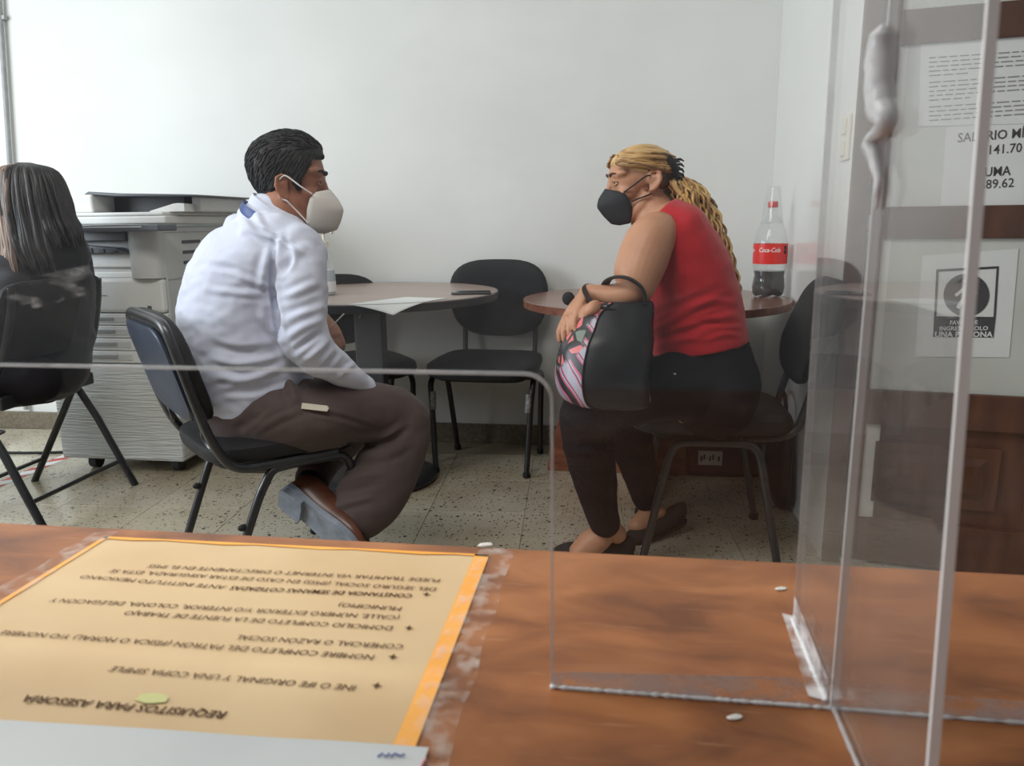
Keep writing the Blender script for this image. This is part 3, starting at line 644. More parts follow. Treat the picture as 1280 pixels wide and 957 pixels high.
o = mb.build('paper', m_white, pp, ang=80); md = o.modifiers.new('thick', 'SOLIDIFY'); md.thickness = .0005
m_clear = bpy.data.materials.new('clear_plastic'); m_clear.use_nodes = True
def clear(m, tint, haze=.05, rough=.04):
    t = m.node_tree; t.nodes.clear(); L = t.links.new; out = nd(m, 'ShaderNodeOutputMaterial'); tr_ = nd(m, 'ShaderNodeBsdfTransparent'); tr_.inputs[0].default_value = tint
    gl = nd(m, 'ShaderNodeBsdfGlossy'); gl.inputs['Roughness'].default_value = rough; fr = fresnel(m, 1.45)
    a = nd(m, 'ShaderNodeMixShader'); L(fr.outputs[0], a.inputs[0]); L(tr_.outputs[0], a.inputs[1]); L(gl.outputs[0], a.inputs[2])
    d = nd(m, 'ShaderNodeBsdfDiffuse'); d.inputs[0].default_value = (.85, .87, .88, 1); b = nd(m, 'ShaderNodeMixShader'); b.inputs[0].default_value = haze; L(a.outputs[0], b.inputs[1]); L(d.outputs[0], b.inputs[2]); L(b.outputs[0], out.inputs[0])
clear(m_clear, (.95, .96, .96, 1), .07)
m_cola = mat('dark_cola', srgb(26,14,12), rough=.1, spec=.6)
m_red = mat('red_label', srgb(226,48,40), srgb(218,40,34), 6, .35)
m_redcap = mat('red_cap', srgb(205,62,62), rough=.4)
bp = onz(965, 366, .7305); bp = Vector((.512, 2.86, .7085))
bo = thing('soda_bottle', 'big plastic soda bottle with red label, a third full, on the reddish table', 'bottle', bp)
prof = [(.020, .006), (.046, .0), (.056, .012), (.0585, .035), (.055, .060), (.0525, .075), (.055, .09), (.0565, .11), (.0585, .115), (.0585, .19), (.056, .20), (.048, .235), (.032, .268), (.019, .285), (.0155, .30), (.0155, .315)]
def petal(p):
    a = math.atan2(p.y, p.x); k = max(0, 1-p.z/.07); return Vector((p.x*(1-.10*k*(.5+.5*math.cos(5*a))), p.y*(1-.10*k*(.5+.5*math.cos(5*a))), p.z+.008*k*(.5+.5*math.cos(5*a))))
MB().lathe(prof, 40).xf(petal).build('bottle_shell', m_clear, bo)
MB().lathe([(r*.965, z+.001) for r, z in [(.020, .006), (.046, .001), (.056, .012), (.0585, .035), (.055, .060), (.0525, .075), (.0545, .088), (.0548, .092)]], 40).xf(petal).build('cola', m_cola, bo)
lab = MB().lathe([(.0592, .118), (.0594, .122), (.0594, .184), (.0592, .188)], 48, cap=False).build('label', m_red, bo)
MB().lathe([(.0168, .313), (.0175, .316), (.0175, .330), (.0165, .334), (.001, .3345)], 24).build('cap', m_redcap, bo)
th0 = math.atan2(CAM.y-bp.y, CAM.x-bp.x)
def wrap(body, deg0, deg1, z, h, m, name, bold=.01, shear=.25, r=.0598):
    v, f, wd = text_mesh(body, bold, shear); mb = MB()
    mb.add([Vector((r*math.cos(th0+math.radians(deg0+(deg1-deg0)*p.x)), r*math.sin(th0+math.radians(deg0+(deg1-deg0)*p.x)), z+p.y/.72*h)) for p in v], f); mb.build(name, m, lab, smooth=False)
o_ = None
m_lw = mat('label_white', srgb(245,240,238), rough=.4)
v_, f_, _ = text_mesh('Coca-Cola', .012, .28)
for body, a, b, z, h, mm, nm in (('Coca-Cola', -38, 34, .160, .016, m_lw, 'label_script'), ('Coca', -100, -62, .160, .016, m_lw, 'label_script')):
    v, f, wd = text_mesh(body, .012, .28); mb = MB()
    mb.add([Vector((.0599*math.cos(th0+math.radians(a+(b-a)*p.x)), .0599*math.sin(th0+math.radians(a+(b-a)*p.x)), z+p.y/.72*h)) for p in v], f)
    kid(mb, nm, mm, lab, smooth=False)
mb = MB(); oc = [(math.cos(math.pi/8+k*math.pi/4), math.sin(math.pi/8+k*math.pi/4)) for k in range(8)]
for zc in (.175, .160):
    mb.add([Vector((.06*math.cos(th0+math.radians(56)+.12*x), .06*math.sin(th0+math.radians(56)+.12*x), zc+.0085*y)) for x, y in oc], [tuple(range(8))])
kid(mb, 'warning_seal', m_ink, lab, smooth=False)
cu_ = thing('plastic_cup', 'clear plastic cup upside down over the neck of the soda bottle', 'cup', (bp.x, bp.y, bp.z+.262), 0)
MB().lathe([(.0385, -.003), (.0395, 0), (.0375, .004), (.0215, .120), (.0205, .1225), (.002, .123)], 32).build('cup_wall', m_clear, cu_)
# pump bottle on the left table, mostly hidden behind the man
pb = onz(401, 374, .7305); pb = Vector((-1.078, 2.66, .7305))
sb = thing('pump_bottle', 'clear hand sanitizer pump bottle with white pump beside the man\'s upper arm', 'bottle', pb)
MB().lathe([(.03, 0), (.034, .004), (.034, .13), (.028, .155), (.013, .165), (.013, .175)], 28).build('bottle_shell', m_clear, sb)
MB().lathe([(.0345, .012), (.0345, .05)], 28, cap=False).build('label', mat('pale_label', srgb(225,228,230), rough=.5), sb)
MB().lathe([(.031, .003), (.032, .09), (.002, .091)], 24).build('gel', mat('clear_gel', srgb(190,205,215), rough=.2), sb)
pu_ = MB().lathe([(.015, .172), (.015, .19), (.006, .192), (.005, .22), (.012, .222), (.012, .232), (.002, .234)], 20).build('pump', m_cream, sb)
kid(MB().tube([(0, 0, .228), (.025, -.01, .228), (.04, -.016, .222)], .005, 8), 'spout', m_cream, pu_)

# ------------------------------------------------------------------ copier by the back wall
m_off = mat('offwhite_plastic', srgb(222,223,220), srgb(216,217,214), 5, .45)
m_lg = mat('light_grey_plastic', srgb(198,199,197), srgb(190,191,190), 5, .5)
m_dg = mat('dark_grey_plastic', srgb(84,88,94), srgb(74,78,84), 8, .4)
m_ddg = mat('black_grey_plastic', srgb(52,54,58), rough=.45)
m_film = mat('stretch_film', srgb(206,210,210), rough=.2, spec=.7)
def film():
    t = m_film.node_tree; L = t.links.new; b = t.nodes['Principled BSDF']; tc = nd(m_film, 'ShaderNodeTexCoord'); mp = nd(m_film, 'ShaderNodeMapping')
    mp.inputs['Scale'].default_value = (1.5, 1.5, 26); mp.inputs['Rotation'].default_value = (0, .12, 0); L(tc.outputs['Object'], mp.inputs[0])
    n = nd(m_film, 'ShaderNodeTexNoise'); n.inputs['Scale'].default_value = 5; n.inputs['Detail'].default_value = 7; L(mp.outputs[0], n.inputs[0])
    bp_ = nd(m_film, 'ShaderNodeBump'); bp_.inputs['Strength'].default_value = .9; bp_.inputs['Distance'].default_value = .012; L(n.outputs[0], bp_.inputs['Height']); L(bp_.outputs[0], b.inputs['Normal'])
film()
CX0, CX1, CY0, CY1 = -2.275, -1.735, 2.69, 3.22
cp = thing('copier', 'large white and grey multifunction copier wrapped in film, standing against the wall behind the man', 'copier', (-2.0, 2.95, 0), world=True)
B = lambda lo, hi: MB().box(lo, hi)
cab = B((CX0, CY0, .055), (CX1, CY1, .455)).build('cabinet', m_film, cp, smooth=False, bevel=.012)
for x in (CX0+.1, CX1-.07):
    for y in (CY0+.07, CY1-.07):
        k = MB().tube([(x-.016, y, .03), (x+.016, y, .03)], .03, 16); k.box((x-.02, y-.02, .045), (x+.02, y+.02, .058)); k.build('caster', m_ddg, cp)
zs = [.457, .507, .557, .607, .655]
B((CX0+.01, CY0+.015, .455), (CX1, CY1, .98)).build('engine_body', m_lg, cp, smooth=False, bevel=.006)
for a, b in zip(zs, zs[1:]):
    d = B((CX0, CY0-.004, a+.0015), (CX1, CY0+.02, b-.0015)).build('drawer', m_off, cp, smooth=False, bevel=.003)
    kid(B((CX0+.16, CY0-.0065, a+.012), (CX1-.17, CY0-.003, b-.014)), 'handle_recess', m_lg, d, smooth=False, bevel=.002)
    kid(B((CX0+.20, CY0-.010, a+.020), (CX0+.31, CY0-.006, b-.016)), 'handle', m_dg if 0 else mat('handle_grey', srgb(150,152,150), rough=.5) if 'handle_grey' not in MATS else MATS['handle_grey'], d, smooth=False, bevel=.002)
fd = B((CX0, CY0-.012, .657), (CX1-.002, CY0+.02, .79)).build('front_door', m_off, cp, smooth=False, bevel=.014)
kid(B((CX1-.075, CY0-.0135, .667), (CX1-.058, CY0-.011, .685)), 'square_mark', m_dg, fd, smooth=False)
kid(B((CX0+.22, CY0-.0135, .722), (CX0+.30, CY0-.011, .726)), 'door_emblem', MATS['handle_grey'], fd, smooth=False)
# output gap: recess + paper tray + column
B((CX0, CY0+.01, .79), (-1.86, CY0+.04, .812)).build('tray_lip', m_off, cp, smooth=False, bevel=.004)
B((CX0, CY0+.002, .83), (-1.855, CY0+.03, .885)).build('output_shelf', m_off, cp, smooth=False, bevel=.006)
tr1 = MB().prism([(-2.30, .885), (-1.86, .885), (-1.90, .905), (-2.30, .935)], -CY0-.25, -CY0+.03, Matrix(((1,0,0,0),(0,0,-1,0),(0,1,0,0),(0,0,0,1)))).build('output_tray', m_dg, cp, smooth=False, bevel=.003)
for k in range(8):
    kid(B((-2.27+.05*k, CY0-.034, .888), (-2.25+.05*k, CY0-.029, .925-.004*k)), 'tray_rib', m_ddg, tr1, smooth=False)
col_ = MB(); poly = [(-1.862, CY0+.06)]+[(-1.80+.062*math.cos(a), CY0-.005+.0*a+.03*math.sin(a)) for a in [math.pi+math.pi*k/10 for k in range(11)]]+[(CX1, CY0+.06)]
col_.prism(poly, .79, .965).build('corner_column', m_lg, cp, ang=50)
B((-1.845, CY0-.018, .962), (-1.765, CY0+.03, .984)).build('column_collar', m_ddg, cp, smooth=False)
# control panel
pn = MB().prism([(0, 0), (.0, .052), (.02, .062), (.135, .042), (.135, .0)], -.235, .235, Matrix(((0,0,1,-1.985),(1,0,0,CY0-.155),(0,1,0,.935),(0,0,0,1))))
B((-2.3, CY0-.03, .93), (-1.86, CY0+.02, .99)).build('panel_base', m_dg, cp, smooth=False, bevel=.004)
cpn = B((-2.06, CY0-.13, .966), (-1.655, CY0-.01, .990)).build('control_panel', m_dg, cp, smooth=False, bevel=.005)
kid(B((-1.98, CY0-.1315, .980), (-1.72, CY0-.129, .984)), 'panel_strip', m_lg, cpn, smooth=False)
# scanner deck and document feeder
B((CX0+.02, CY0-.0, .992), (CX1+.03, CY1, 1.022)).build('scanner_deck', m_off, cp, smooth=False, bevel=.006)
lid = B((CX0+.02, CY0+.0, 1.022), (CX1+.02, CY1, 1.036)).build('platen_lid', m_off, cp, smooth=False, bevel=.005)
B((CX0+.02, CY0+.03, 1.036), (-2.02, CY1, 1.105)).build('feeder_head', m_off, cp, smooth=False, bevel=.008)
pr = MB().prism([(-1.80, 1.036), (-1.80, 1.04), (-1.70, 1.066), (-1.68, 1.068), (-1.655, 1.066), (-1.655, 1.036)], -CY1, -CY0-.05, Matrix(((1,0,0,0),(0,0,-1,0),(0,1,0,0),(0,0,0,1)))).build('feeder_ramp', m_off, cp, smooth=False, bevel=.004)
it = MB().prism([(-2.06, 1.106), (-2.04, 1.116), (-1.93, 1.108), (-1.65, 1.100), (-1.60, 1.098), (-1.60, 1.092), (-1.93, 1.096)], -CY1+.02, -CY0-.04, Matrix(((1,0,0,0),(0,0,-1,0),(0,1,0,0),(0,0,0,1)))).build('input_tray', m_dg, cp, smooth=False, bevel=.003)
B((-2.02, CY0+.16, 1.036), (-1.72, CY1-.02, 1.095)).build('feeder_cavity', m_ddg, cp, smooth=False)
B((-1.665, CY0+.12, 1.036), (-1.63, CY1-.03, 1.094)).build('tray_support', m_lg, cp, smooth=False, bevel=.006)
for z in (.915, .875, .835): B((CX1-.001, CY0+.14, z), (CX1+.003, CY0+.27, z+.012)).build('side_vent', m_ddg, cp, smooth=False)
B((CX1-.002, CY0+.02, .957), (CX1+.002, CY1-.01, .960)).build('panel_seam', MATS['handle_grey'], cp, smooth=False)
B((CX1-.002, CY0+.02, .78), (CX1+.002, CY1-.01, .783)).build('panel_seam', MATS['handle_grey'], cp, smooth=False)
# hazard tape on the floor beside the copier
ft = thing('floor_tape', 'red and white hazard tape stuck to the floor between folding chair and copier', 'tape', (-2.41, 2.7, 0), world=True)
B((-2.440, 2.05, .0002), (-2.385, 3.2, .0008)).build('tape_strip', m_white, ft, smooth=False)
m_tred = mat('red_tape_print', srgb(196,70,60), srgb(180,60,52), 20, .5)
y = 2.06
while y < 3.15:
    MB().add([(-2.440, y, .0011), (-2.440, y+.05, .0011), (-2.385, y+.10, .0011), (-2.385, y+.05, .0011)], [(0, 3, 2, 1)]).build('red_stripe', m_tred, ft, smooth=False); y += .12
# cable along the wall at far left
cb = thing('power_cable', 'black power cable looping on the floor behind the folding chair', 'cable', (-2.75, 3.1, 0), world=True)
MB().tube(bez([(-3.2, 3.2, .008), (-2.95, 3.13, .03), (-2.85, 3.0, .05), (-2.9, 2.9, .02), (-2.7, 2.88, .006), (-2.4, 2.93, .006), (-2.29, 3.0, .006)]), .006, 8).build('cord', m_rub, cb)
# dark red box and black bag under the right table
m_maroon = mat('maroon_vinyl', srgb(84,42,40), srgb(72,36,35), 9, .5, bump=.1)
bx = thing('storage_box', 'dark maroon box with pale label on the floor under the right table', 'box', (.40, 3.02, 0), world=True)
q0 = onz(866, 594, 0); q1 = onz(962, 590, 0)
B((.245, 2.90, .0), (.535, 3.16, .17)).build('body', m_maroon, bx, smooth=False, bevel=.022)
B((.24, 2.895, .135), (.54, 3.165, .185)).build('lid', m_maroon, bx, smooth=False, bevel=.012)
a = ony(873, 567, 2.8985); b = ony(903, 567, 2.8985); 
lb = B((a.x, 2.8968, .052), (b.x, 2.9, .108)).build('label_plate', mat('pale_label_card', srgb(176,170,165), rough=.6), bx, smooth=False)
tq = MB()
for k in range(7): tq.box((a.x+.008+.011*k, 2.8960, .068+.006*(k % 3)), (a.x+.015+.011*k, 2.8969, .082+.006*((k+1) % 3)))
kid(tq, 'faded_print', m_ink, lb, smooth=False)
bg = thing('floor_bag', 'black soft bag slumped on the floor against the right wall beside the maroon box', 'bag', (.56, 2.8, 0), world=True)
k = MB().sell((.553, 2.70, .155), (.028, .17, .155), .5, .7, 24, 14); k.xf(lambda p: p+Vector((.0, .02, .01))*noise.noise(p*9)); k.build('bag_body', m_pad, bg)
MB().tube(bez([(.55, 2.60, .28), (.55, 2.63, .37), (.55, 2.70, .40), (.55, 2.76, .37), (.55, 2.80, .28)]), .007, 8).build('handle', m_rub, bg)

# ------------------------------------------------------------------ people
def EL(c, u, v, n=28, e=1.0):
    def sp(a): return math.copysign(abs(a)**e, a)
    return [c+u*sp(math.cos(2*math.pi*j/n))+v*sp(math.sin(2*math.pi*j/n)) for j in range(n)]
def loft(mb, C, U, Vv, n=28, k=4, e=1.0, round0=True, round1=True):
    """closed loft through elliptical sections (centre, half axis u, half axis v)"""
    A = [np.concatenate([np.array(c), np.array(u), np.array(v)]) for c, u, v in zip(C, U, Vv)]
    A = catmull(A, k); R = []
    def sec(a, s=1, sh=Vector((0, 0, 0))): return EL(Vector(a[:3])+sh, Vector(a[3:6])*s, Vector(a[6:9])*s, n, e)
    t0 = (Vector(A[0][:3])-Vector(A[1][:3])).normalized(); t1 = (Vector(A[-1][:3])-Vector(A[-2][:3])).normalized()
    r0 = min(Vector(A[0][3:6]).length, Vector(A[0][6:9]).length); r1 = min(Vector(A[-1][3:6]).length, Vector(A[-1][6:9]).length)
    if round0:
        for q in (80, 60, 35): a = math.radians(q); R.append(sec(A[0], math.cos(a), t0*(r0*.8*math.sin(a))))
    for a in A: R.append(sec(a))
    if round1:
        for q in (35, 60, 80): a = math.radians(q); R.append(sec(A[-1], math.cos(a), t1*(r1*.8*math.sin(a))))
    mb.rings(R); return mb
def limb(mb, st, n=24, k=4, e=1.0, sc=1.0, **kw):
    """st: (px, py, depth, half width in px, half thickness in m or None)"""
    C = [K(*s[:3]) for s in st]; U = []; W = []
    for i, s in enumerate(st):
        a = C[max(i-1, 0)]; b = C[min(i+1, len(st)-1)]; t = (b-a).normalized()
        u = t.cross(cF); u = u.normalized() if u.length > 1e-4 else cR.copy(); v = u.cross(t).normalized()
        r = s[3]*s[2]/FPX; h = s[4] if len(s) > 4 and s[4] else r
        U.append(u*r*sc); W.append(v*h*sc)
    return loft(mb, C, U, W, n, k, e, **kw)
def fuse(name, mb, m, parent, voxel=.006, smooth=6, post=None, fac=.5, ang=180):
    me = bpy.data.meshes.new('tmp'); me.from_pydata([tuple(p) for p in mb.v], [], mb.f); me.update()
    o = bpy.data.objects.new('tmp', me); col.objects.link(o)
    r = o.modifiers.new('r', 'REMESH'); r.mode = 'VOXEL'; r.voxel_size = voxel; r.adaptivity = 0
    s = o.modifiers.new('s', 'SMOOTH'); s.factor = fac; s.iterations = smooth
    dg = bpy.context.evaluated_depsgraph_get(); out = bpy.data.meshes.new_from_object(o.evaluated_get(dg))
    bpy.data.objects.remove(o); bpy.data.meshes.remove(me); out.name = name
    if post: post(out)
    return link(name, out, m, parent, True, ang)
def co_no(me):
    n = len(me.vertices); c = np.empty(n*3); me.vertices.foreach_get('co', c); q = np.empty(n*3); me.vertices.foreach_get('normal', q)
    return c.reshape(-1, 3), q.reshape(-1, 3)
CAMn = np.array(CAM); Fn, Rn, Un = (np.array(v) for v in (cF, cR, cU))
def topx(c):
    v = c-CAMn; z = v @ Fn
    return np.stack([CX+FPX*(v @ Rn)/z, CY-FPX*(v @ Un)/z], 1), z
def creases(lst, base=(.0, 20, 1)):
    """cloth folds: each (polyline in px, depth range, width px, height m) displaces the skin along its normal; base = gentle random folds"""
    def post(me):
        c, q = co_no(me); d = np.zeros(len(c)); px, z = topx(c); face = -(q @ Fn)
        for pts, dr, wd, h in lst:
            pts = np.array(catmull(pts, 6)); best = np.full(len(c), 1e9); tt = np.zeros(len(c))
            for i in range(len(pts)-1):
                a, b = pts[i][:2], pts[i+1][:2]; ab = b-a; t = np.clip(((px-a) @ ab)/(ab @ ab+1e-9), 0, 1); dist = np.hypot(*(px-a-t[:, None]*ab).T)
                m_ = dist < best; best[m_] = dist[m_]; tt[m_] = (i+t[m_])/(len(pts)-1)
            x = best/wd
            prof = np.exp(-x*x) - .45*np.exp(-((x-1.8)/.8)**2)*(1 if True else 0)
            d += h*prof*np.sin(np.pi*np.clip(tt, .02, .98))**.6*(z < dr)*np.clip(face*2+.4, 0, 1)
        amp, fr, sd = base
        if amp:
            for i, p in enumerate(c):
                v = Vector((p[0]*fr, p[1]*fr, p[2]*fr*1.6+sd)); d[i] += amp*(noise.noise(v)+.5*noise.noise(v*2.1))
        c = c+q*d[:, None]; me.vertices.foreach_set('co', c.ravel()); me.update()
    return post

# ---- head in its own frame: x forward, y left, z up, origin between the ears
def head_parts(mb, T, neck=True, fem=False):
    f = lambda *p: T @ Vector(p)
    def ell(c, r, nu=28, nv=18): mb.sell(c, r, 1, 1, nu, nv, T)
    jw = .9 if fem else 1
    ell((.044, 0, .014), (.0425, .058, .060))
    ell((-.006, 0, .050), (.095, .077, .085)) if not fem else ell((-.004, 0, .044), (.094, .075, .076)); ell((.022, 0, .035), (.070, .068, .075)); ell((.030, 0, -.025), (.058, .056*jw, .075)); ell((.060, 0, -.083), (.026, .028*jw, .024))
    for s in (-1, 1):
        mb.tube([f(-.006, s*.058*jw, -.02), f(.012, s*.054*jw, -.058), f(.040, s*.036*jw, -.085), f(.060, s*.018, -.092)], [.020, .022, .020, .018], 12)
        ell((.048, s*.036, -.012), (.028, .024, .032)); ell((.062, s*.034, .048), (.022, .032, .016))
        # brow ridge, upper and lower lid
        mb.tube([f(.080, s*.012, .041), f(.083, s*.028, .044), f(.073, s*.048, .040)], [.006, .0075, .006], 10)
    mb.tube([f(.078, 0, .046), f(.085, 0, .026), f(.091, 0, .006), f(.097, 0, -.014), f(.090, 0, -.022)], [.010, .0085, .009, .0105, .008], 12)
    for s in (-1, 1): ell((.086, s*.010, -.016), (.011, .009, .009), 12, 8)
    ell((.088, 0, -.047), (.015, .026, .008), 16, 10); ell((.086, 0, -.058), (.014, .022, .008), 16, 10)
    for s in (-1, 1):            # ears
        R = Matrix.Translation((-.016 if fem else -.006, s*.079, .016 if fem else .002)) @ Matrix.Rotation(s*-.42, 4, 'Z') @ Matrix.Rotation(-.14, 4, 'Y')
        E_ = T @ R
        mb.sell((0.0, 0, -.002), (.017, .0045, .026), 1, 1, 18, 10, E_)
        mb.tube([E_ @ Vector(p) for p in ((.013, 0, .006), (.014, s*.004, .022), (.003, s*.006, .033), (-.013, s*.006, .027), (-.019, s*.006, .006), (-.013, s*.005, -.014), (-.003, s*.004, -.026), (.006, s*.002, -.030), (.010, 0, -.022))], [.004, .0045, .0048, .005, .005, .0045, .006, .0065, .004], 8)
        mb.tube([E_ @ Vector(p) for p in ((.012, s*.003, -.004), (.002, s*.004, .010), (-.009, s*.004, .010), (-.011, s*.004, -.006), (-.002, s*.004, -.016))], .0035, 8)
    if neck: pass
def eyes(T, parent, iris, skin, browm, brow_r=.004, lash=False):
    EO = Matrix.Translation((-.0045, 0, -.001)) @ Matrix.Diagonal((1, .92, 1, 1)); f = lambda *p: T @ EO @ Vector(p)
    for s in (-1, 1):
        e = MB().sell((0, 0, 0), (.0120, .0120, .0120), 1, 1, 18, 12, T @ EO @ Matrix.Translation((.0765, s*.0315, .0215))).build('eye', MATS['eye_white'], parent)
        kid(MB().sell((0, 0, 0), (.0022, .0058, .0058), 1, 1, 14, 8, T @ EO @ Matrix.Translation((.0874, s*.0318, .0210))), 'iris', iris, e)
        kid(MB().tube([f(.0835, s*.019, .0205), f(.0885, s*.026, .0265), f(.0880, s*.036, .0265), f(.0800, s*.044, .0215)], [.0026, .0044, .0044, .0026], 8), 'upper_eyelid', skin, e)
        kid(MB().tube([f(.0835, s*.019, .0195), f(.0882, s*.027, .0135), f(.0865, s*.037, .0140), f(.0795, s*.044, .0200)], [.0018, .0026, .0026, .002], 8), 'lower_eyelid', skin, e)
        kid(MB().tube([f(.0870, s*.020, .0228), f(.0925, s*.027, .0255), f(.0905, s*.037, .0255), f(.0815, s*.046, .0215)], .0011, 6), 'lashes', MATS['lash'], e)
        MB().tube(V3(catmull([f(.0950, s*.012, .042), f(.0965, s*.022, .0475), f(.0915, s*.040, .0500), f(.0795, s*.057, .0445)], 5)), [brow_r*a for a in np.interp(np.linspace(0, 1, 16), [0, .3, 1], [.9, 1.1, .4])], 8).build('eyebrow', browm, parent)
mat('eye_white', srgb(225,220,214), rough=.15); mat('lash', srgb(30,24,22), rough=.8)
m_iris = mat('dark_iris', srgb(40,26,20), rough=.1)
def mask(T, parent, m, ridge, side, name='face_mask', strap_m=None, straps=(), seam=None):
    """ridge / side: points (x,z) / (x,z,y) from the nose down; a folded mask tented over nose and chin"""
    n = 14; R = catmull([(a, 0, b) for a, b in ridge], 6); 
    def samp(P, t):
        P = np.array(P); u = np.linspace(0, 1, len(P)); return np.array([np.interp(t, u, P[:, k]) for k in range(P.shape[1])])
    rows = []
    for j in range(n+1):
        t = j/n; r = samp([(a, b) for a, b in ridge], t); s = samp([(a, b, y) for a, b, y in side], t); row = []
        for i in range(-8, 9):
            u = abs(i)/8; w_ = math.sin(u*math.pi/2)
            x = r[0]+(s[0]-r[0])*u**1.35; z = r[1]+(s[1]-r[1])*u; y = s[2]*(.25*u+.75*w_)
            row.append(T @ Vector((x, math.copysign(y, i) if i else 0, z)))
        rows.append(row)
    mb = MB(); W = 17; mb.add([p for r in rows for p in r], [(j*W+i, (j+1)*W+i, (j+1)*W+i+1, j*W+i+1) for j in range(n) for i in range(W-1)])
    o = mb.build(name, m, parent, ang=50); sd = o.modifiers.new('t', 'SOLIDIFY'); sd.thickness = .0022
    for a in straps:
        for s in (-1, 1): kid(MB().tube(V3(catmull([T @ Vector((x, s*y, z)) for x, z, y in a], 6)), .0021, 8), 'ear_loop', strap_m or m, o)
    return o
def hair_shell(name, T, skin_mb, m, parent, zb, thick, seed, streak=(26, 26, 9), amp=.006, fringe=0, sub_=6, inv=None):
    """cap of hair grown outward from the skull where z > zb(x), tapered at the hairline, combed relief"""
    tree = BVHTree.FromPolygons([inv_ @ p for inv_ in [T.inverted()] for p in skin_mb.v], skin_mb.f)
    mb = MB(); nu, nv = 120, 90; P = []
    for j in range(nv+1):
        ph = math.pi*j/nv
        for i in range(nu):
            th = 2*math.pi*i/nu; d = Vector((math.sin(ph)*math.cos(th), math.sin(ph)*math.sin(th), math.cos(ph)))
            o = Vector((-.012, 0, .04)); hit = None; start = o+d*.35; org = start
            for _ in range(6):
                h = tree.ray_cast(org, -d, .35)
                if h[0] is None: break
                hit = h[0]; break
            q = hit if hit is not None else o+d*.07
            # ignore the ears: clamp the sideways reach to the skull
            if abs(q.y) > .076 and abs(q.z-.002) < .05: q = o+d*((q-o).length*.076/abs(q.y))
            m_ = q.z-zb(q.x, q.y); tt = min(1, max(0, m_/.03+.18)); t = thick(q)*(tt**.6) if m_ > -.006 else -.012
            if m_ > -.006:
                t += amp*tt*(noise.noise(Vector((q.x*streak[0], q.y*streak[1], q.z*streak[2]+seed)))+.5*noise.noise(Vector((q.x*streak[0]*3, q.y*streak[1]*3, q.z*streak[2]*3+seed))))
            P.append(T @ (q+d*t))
    G = np.array([tuple(p) for p in P]).reshape(nv+1, nu, 3)
    for _ in range(2): G[1:-1] = .5*G[1:-1]+.125*(np.roll(G, 1, 1)+np.roll(G, -1, 1))[1:-1]+.125*(G[:-2]+G[2:])
    P = [Vector(tuple(p)) for p in G.reshape(-1, 3)]
    mb.add(P, [(j*nu+i, (j+1)*nu+i, (j+1)*nu+(i+1) % nu, j*nu+(i+1) % nu) for j in range(nv) for i in range(nu)])
    return mb.build(name, m, parent, ang=180)
def tufts(name, shell, T, m, parent, n, zb, seed, flow, L_=.03, r=.0016, lift=.002):
    """short locks lying along the hair cap"""
    rd = random.Random(seed); me = shell.data; V = [v.co.copy() for v in me.vertices]; F = [tuple(p.vertices) for p in me.polygons]
    tree = BVHTree.FromPolygons(V, F); inv = T.inverted(); mb = MB(); k = 0; ctr = T @ Vector((-.01, 0, .04))
    while k < n:
        f = me.polygons[rd.randrange(len(F))]
        if rd.random() > f.area/2.5e-5: continue
        p = f.center.copy(); q = inv @ p
        if q.z < zb(q.x, q.y)+.004: continue
        k += 1; d = T.to_3x3() @ flow(q, rd); P = []; l = L_*rd.uniform(.6, 1.2)
        for i in range(5):
            h = tree.find_nearest(p); nn = (h[0]-ctr).normalized(); P.append(h[0]+nn*(lift*(.2+1.3*i/4)*rd.uniform(.7, 1.2))); p = h[0]+(d-nn*d.dot(nn)).normalized()*(l/4)
        mb.tube(P, [r*a for a in (.5, 1, 1, .7, .2)], 5)
    return mb.build(name, m, parent, ang=180)
def hand(mb, T, curl=(.5, .6, .4), spread=.06, scale=1, thumb=(.5, .35), side=1):
    """right-handed frame T: x along the fingers, y towards the thumb (times side), z out of the back of the hand"""
    f = lambda x, y, z: T @ (Vector((x, y*side, z))*scale)
    C = [f(-.012, 0, 0), f(.02, .002, .002), f(.055, .002, .004), f(.088, 0, .002)]
    U = [(T.to_3x3() @ Vector((0, a*side, 0)))*scale for a in (.026, .034, .040, .038)]; W = [(T.to_3x3() @ Vector((0, 0, a)))*scale for a in (.019, .017, .014, .0115)]
    loft(mb, C, U, W, 20, 4)
    for y, L_, r, k in ((.030, .070, .0090, 0), (.0095, .078, .0093, 1), (-.0115, .073, .0088, 2), (-.031, .058, .0078, 3)):
        x, z, a = .078, .002, 0; pts = [(x, y*.95, z)]; yy = y
        for seg, c_ in zip((.46, .30, .24), curl):
            a += c_*(1+.06*k); x += L_*seg*math.cos(a)+(.012 if seg == .46 else 0); z -= L_*seg*math.sin(a); yy += spread*L_*seg*(y/.03); pts.append((x, yy, z))
        P = V3(catmull([f(*p) for p in pts], 4)); mb.tube(P, [r*scale*a_ for a_ in np.interp(np.linspace(0, 1, len(P)), [0, .35, .45, .7, .95, 1], [1.08, .98, 1.02, .93, .8, .55])], 12)
    a, b = thumb
    pts = [(.012, .022, -.004), (.035, .044, -.010), (.058, .044+.03*a, -.016-.02*b), (.082, .040+.03*a, -.022-.05*b)]
    P = V3(catmull([f(*p) for p in pts], 4)); mb.tube(P, [scale*q for q in np.interp(np.linspace(0, 1, len(P)), [0, .4, .8, 1], [.014, .0115, .0095, .006])], 12)
def frame(o, x, z):
    x = Vector(x).normalized(); z = Vector(z); z = (z-x*z.dot(x)).normalized(); y = z.cross(x)
    m = Matrix.Identity(4)
    for i in range(3): m[i][0] = x[i]; m[i][1] = y[i]; m[i][2] = z[i]; m[i][3] = o[i]
    return m
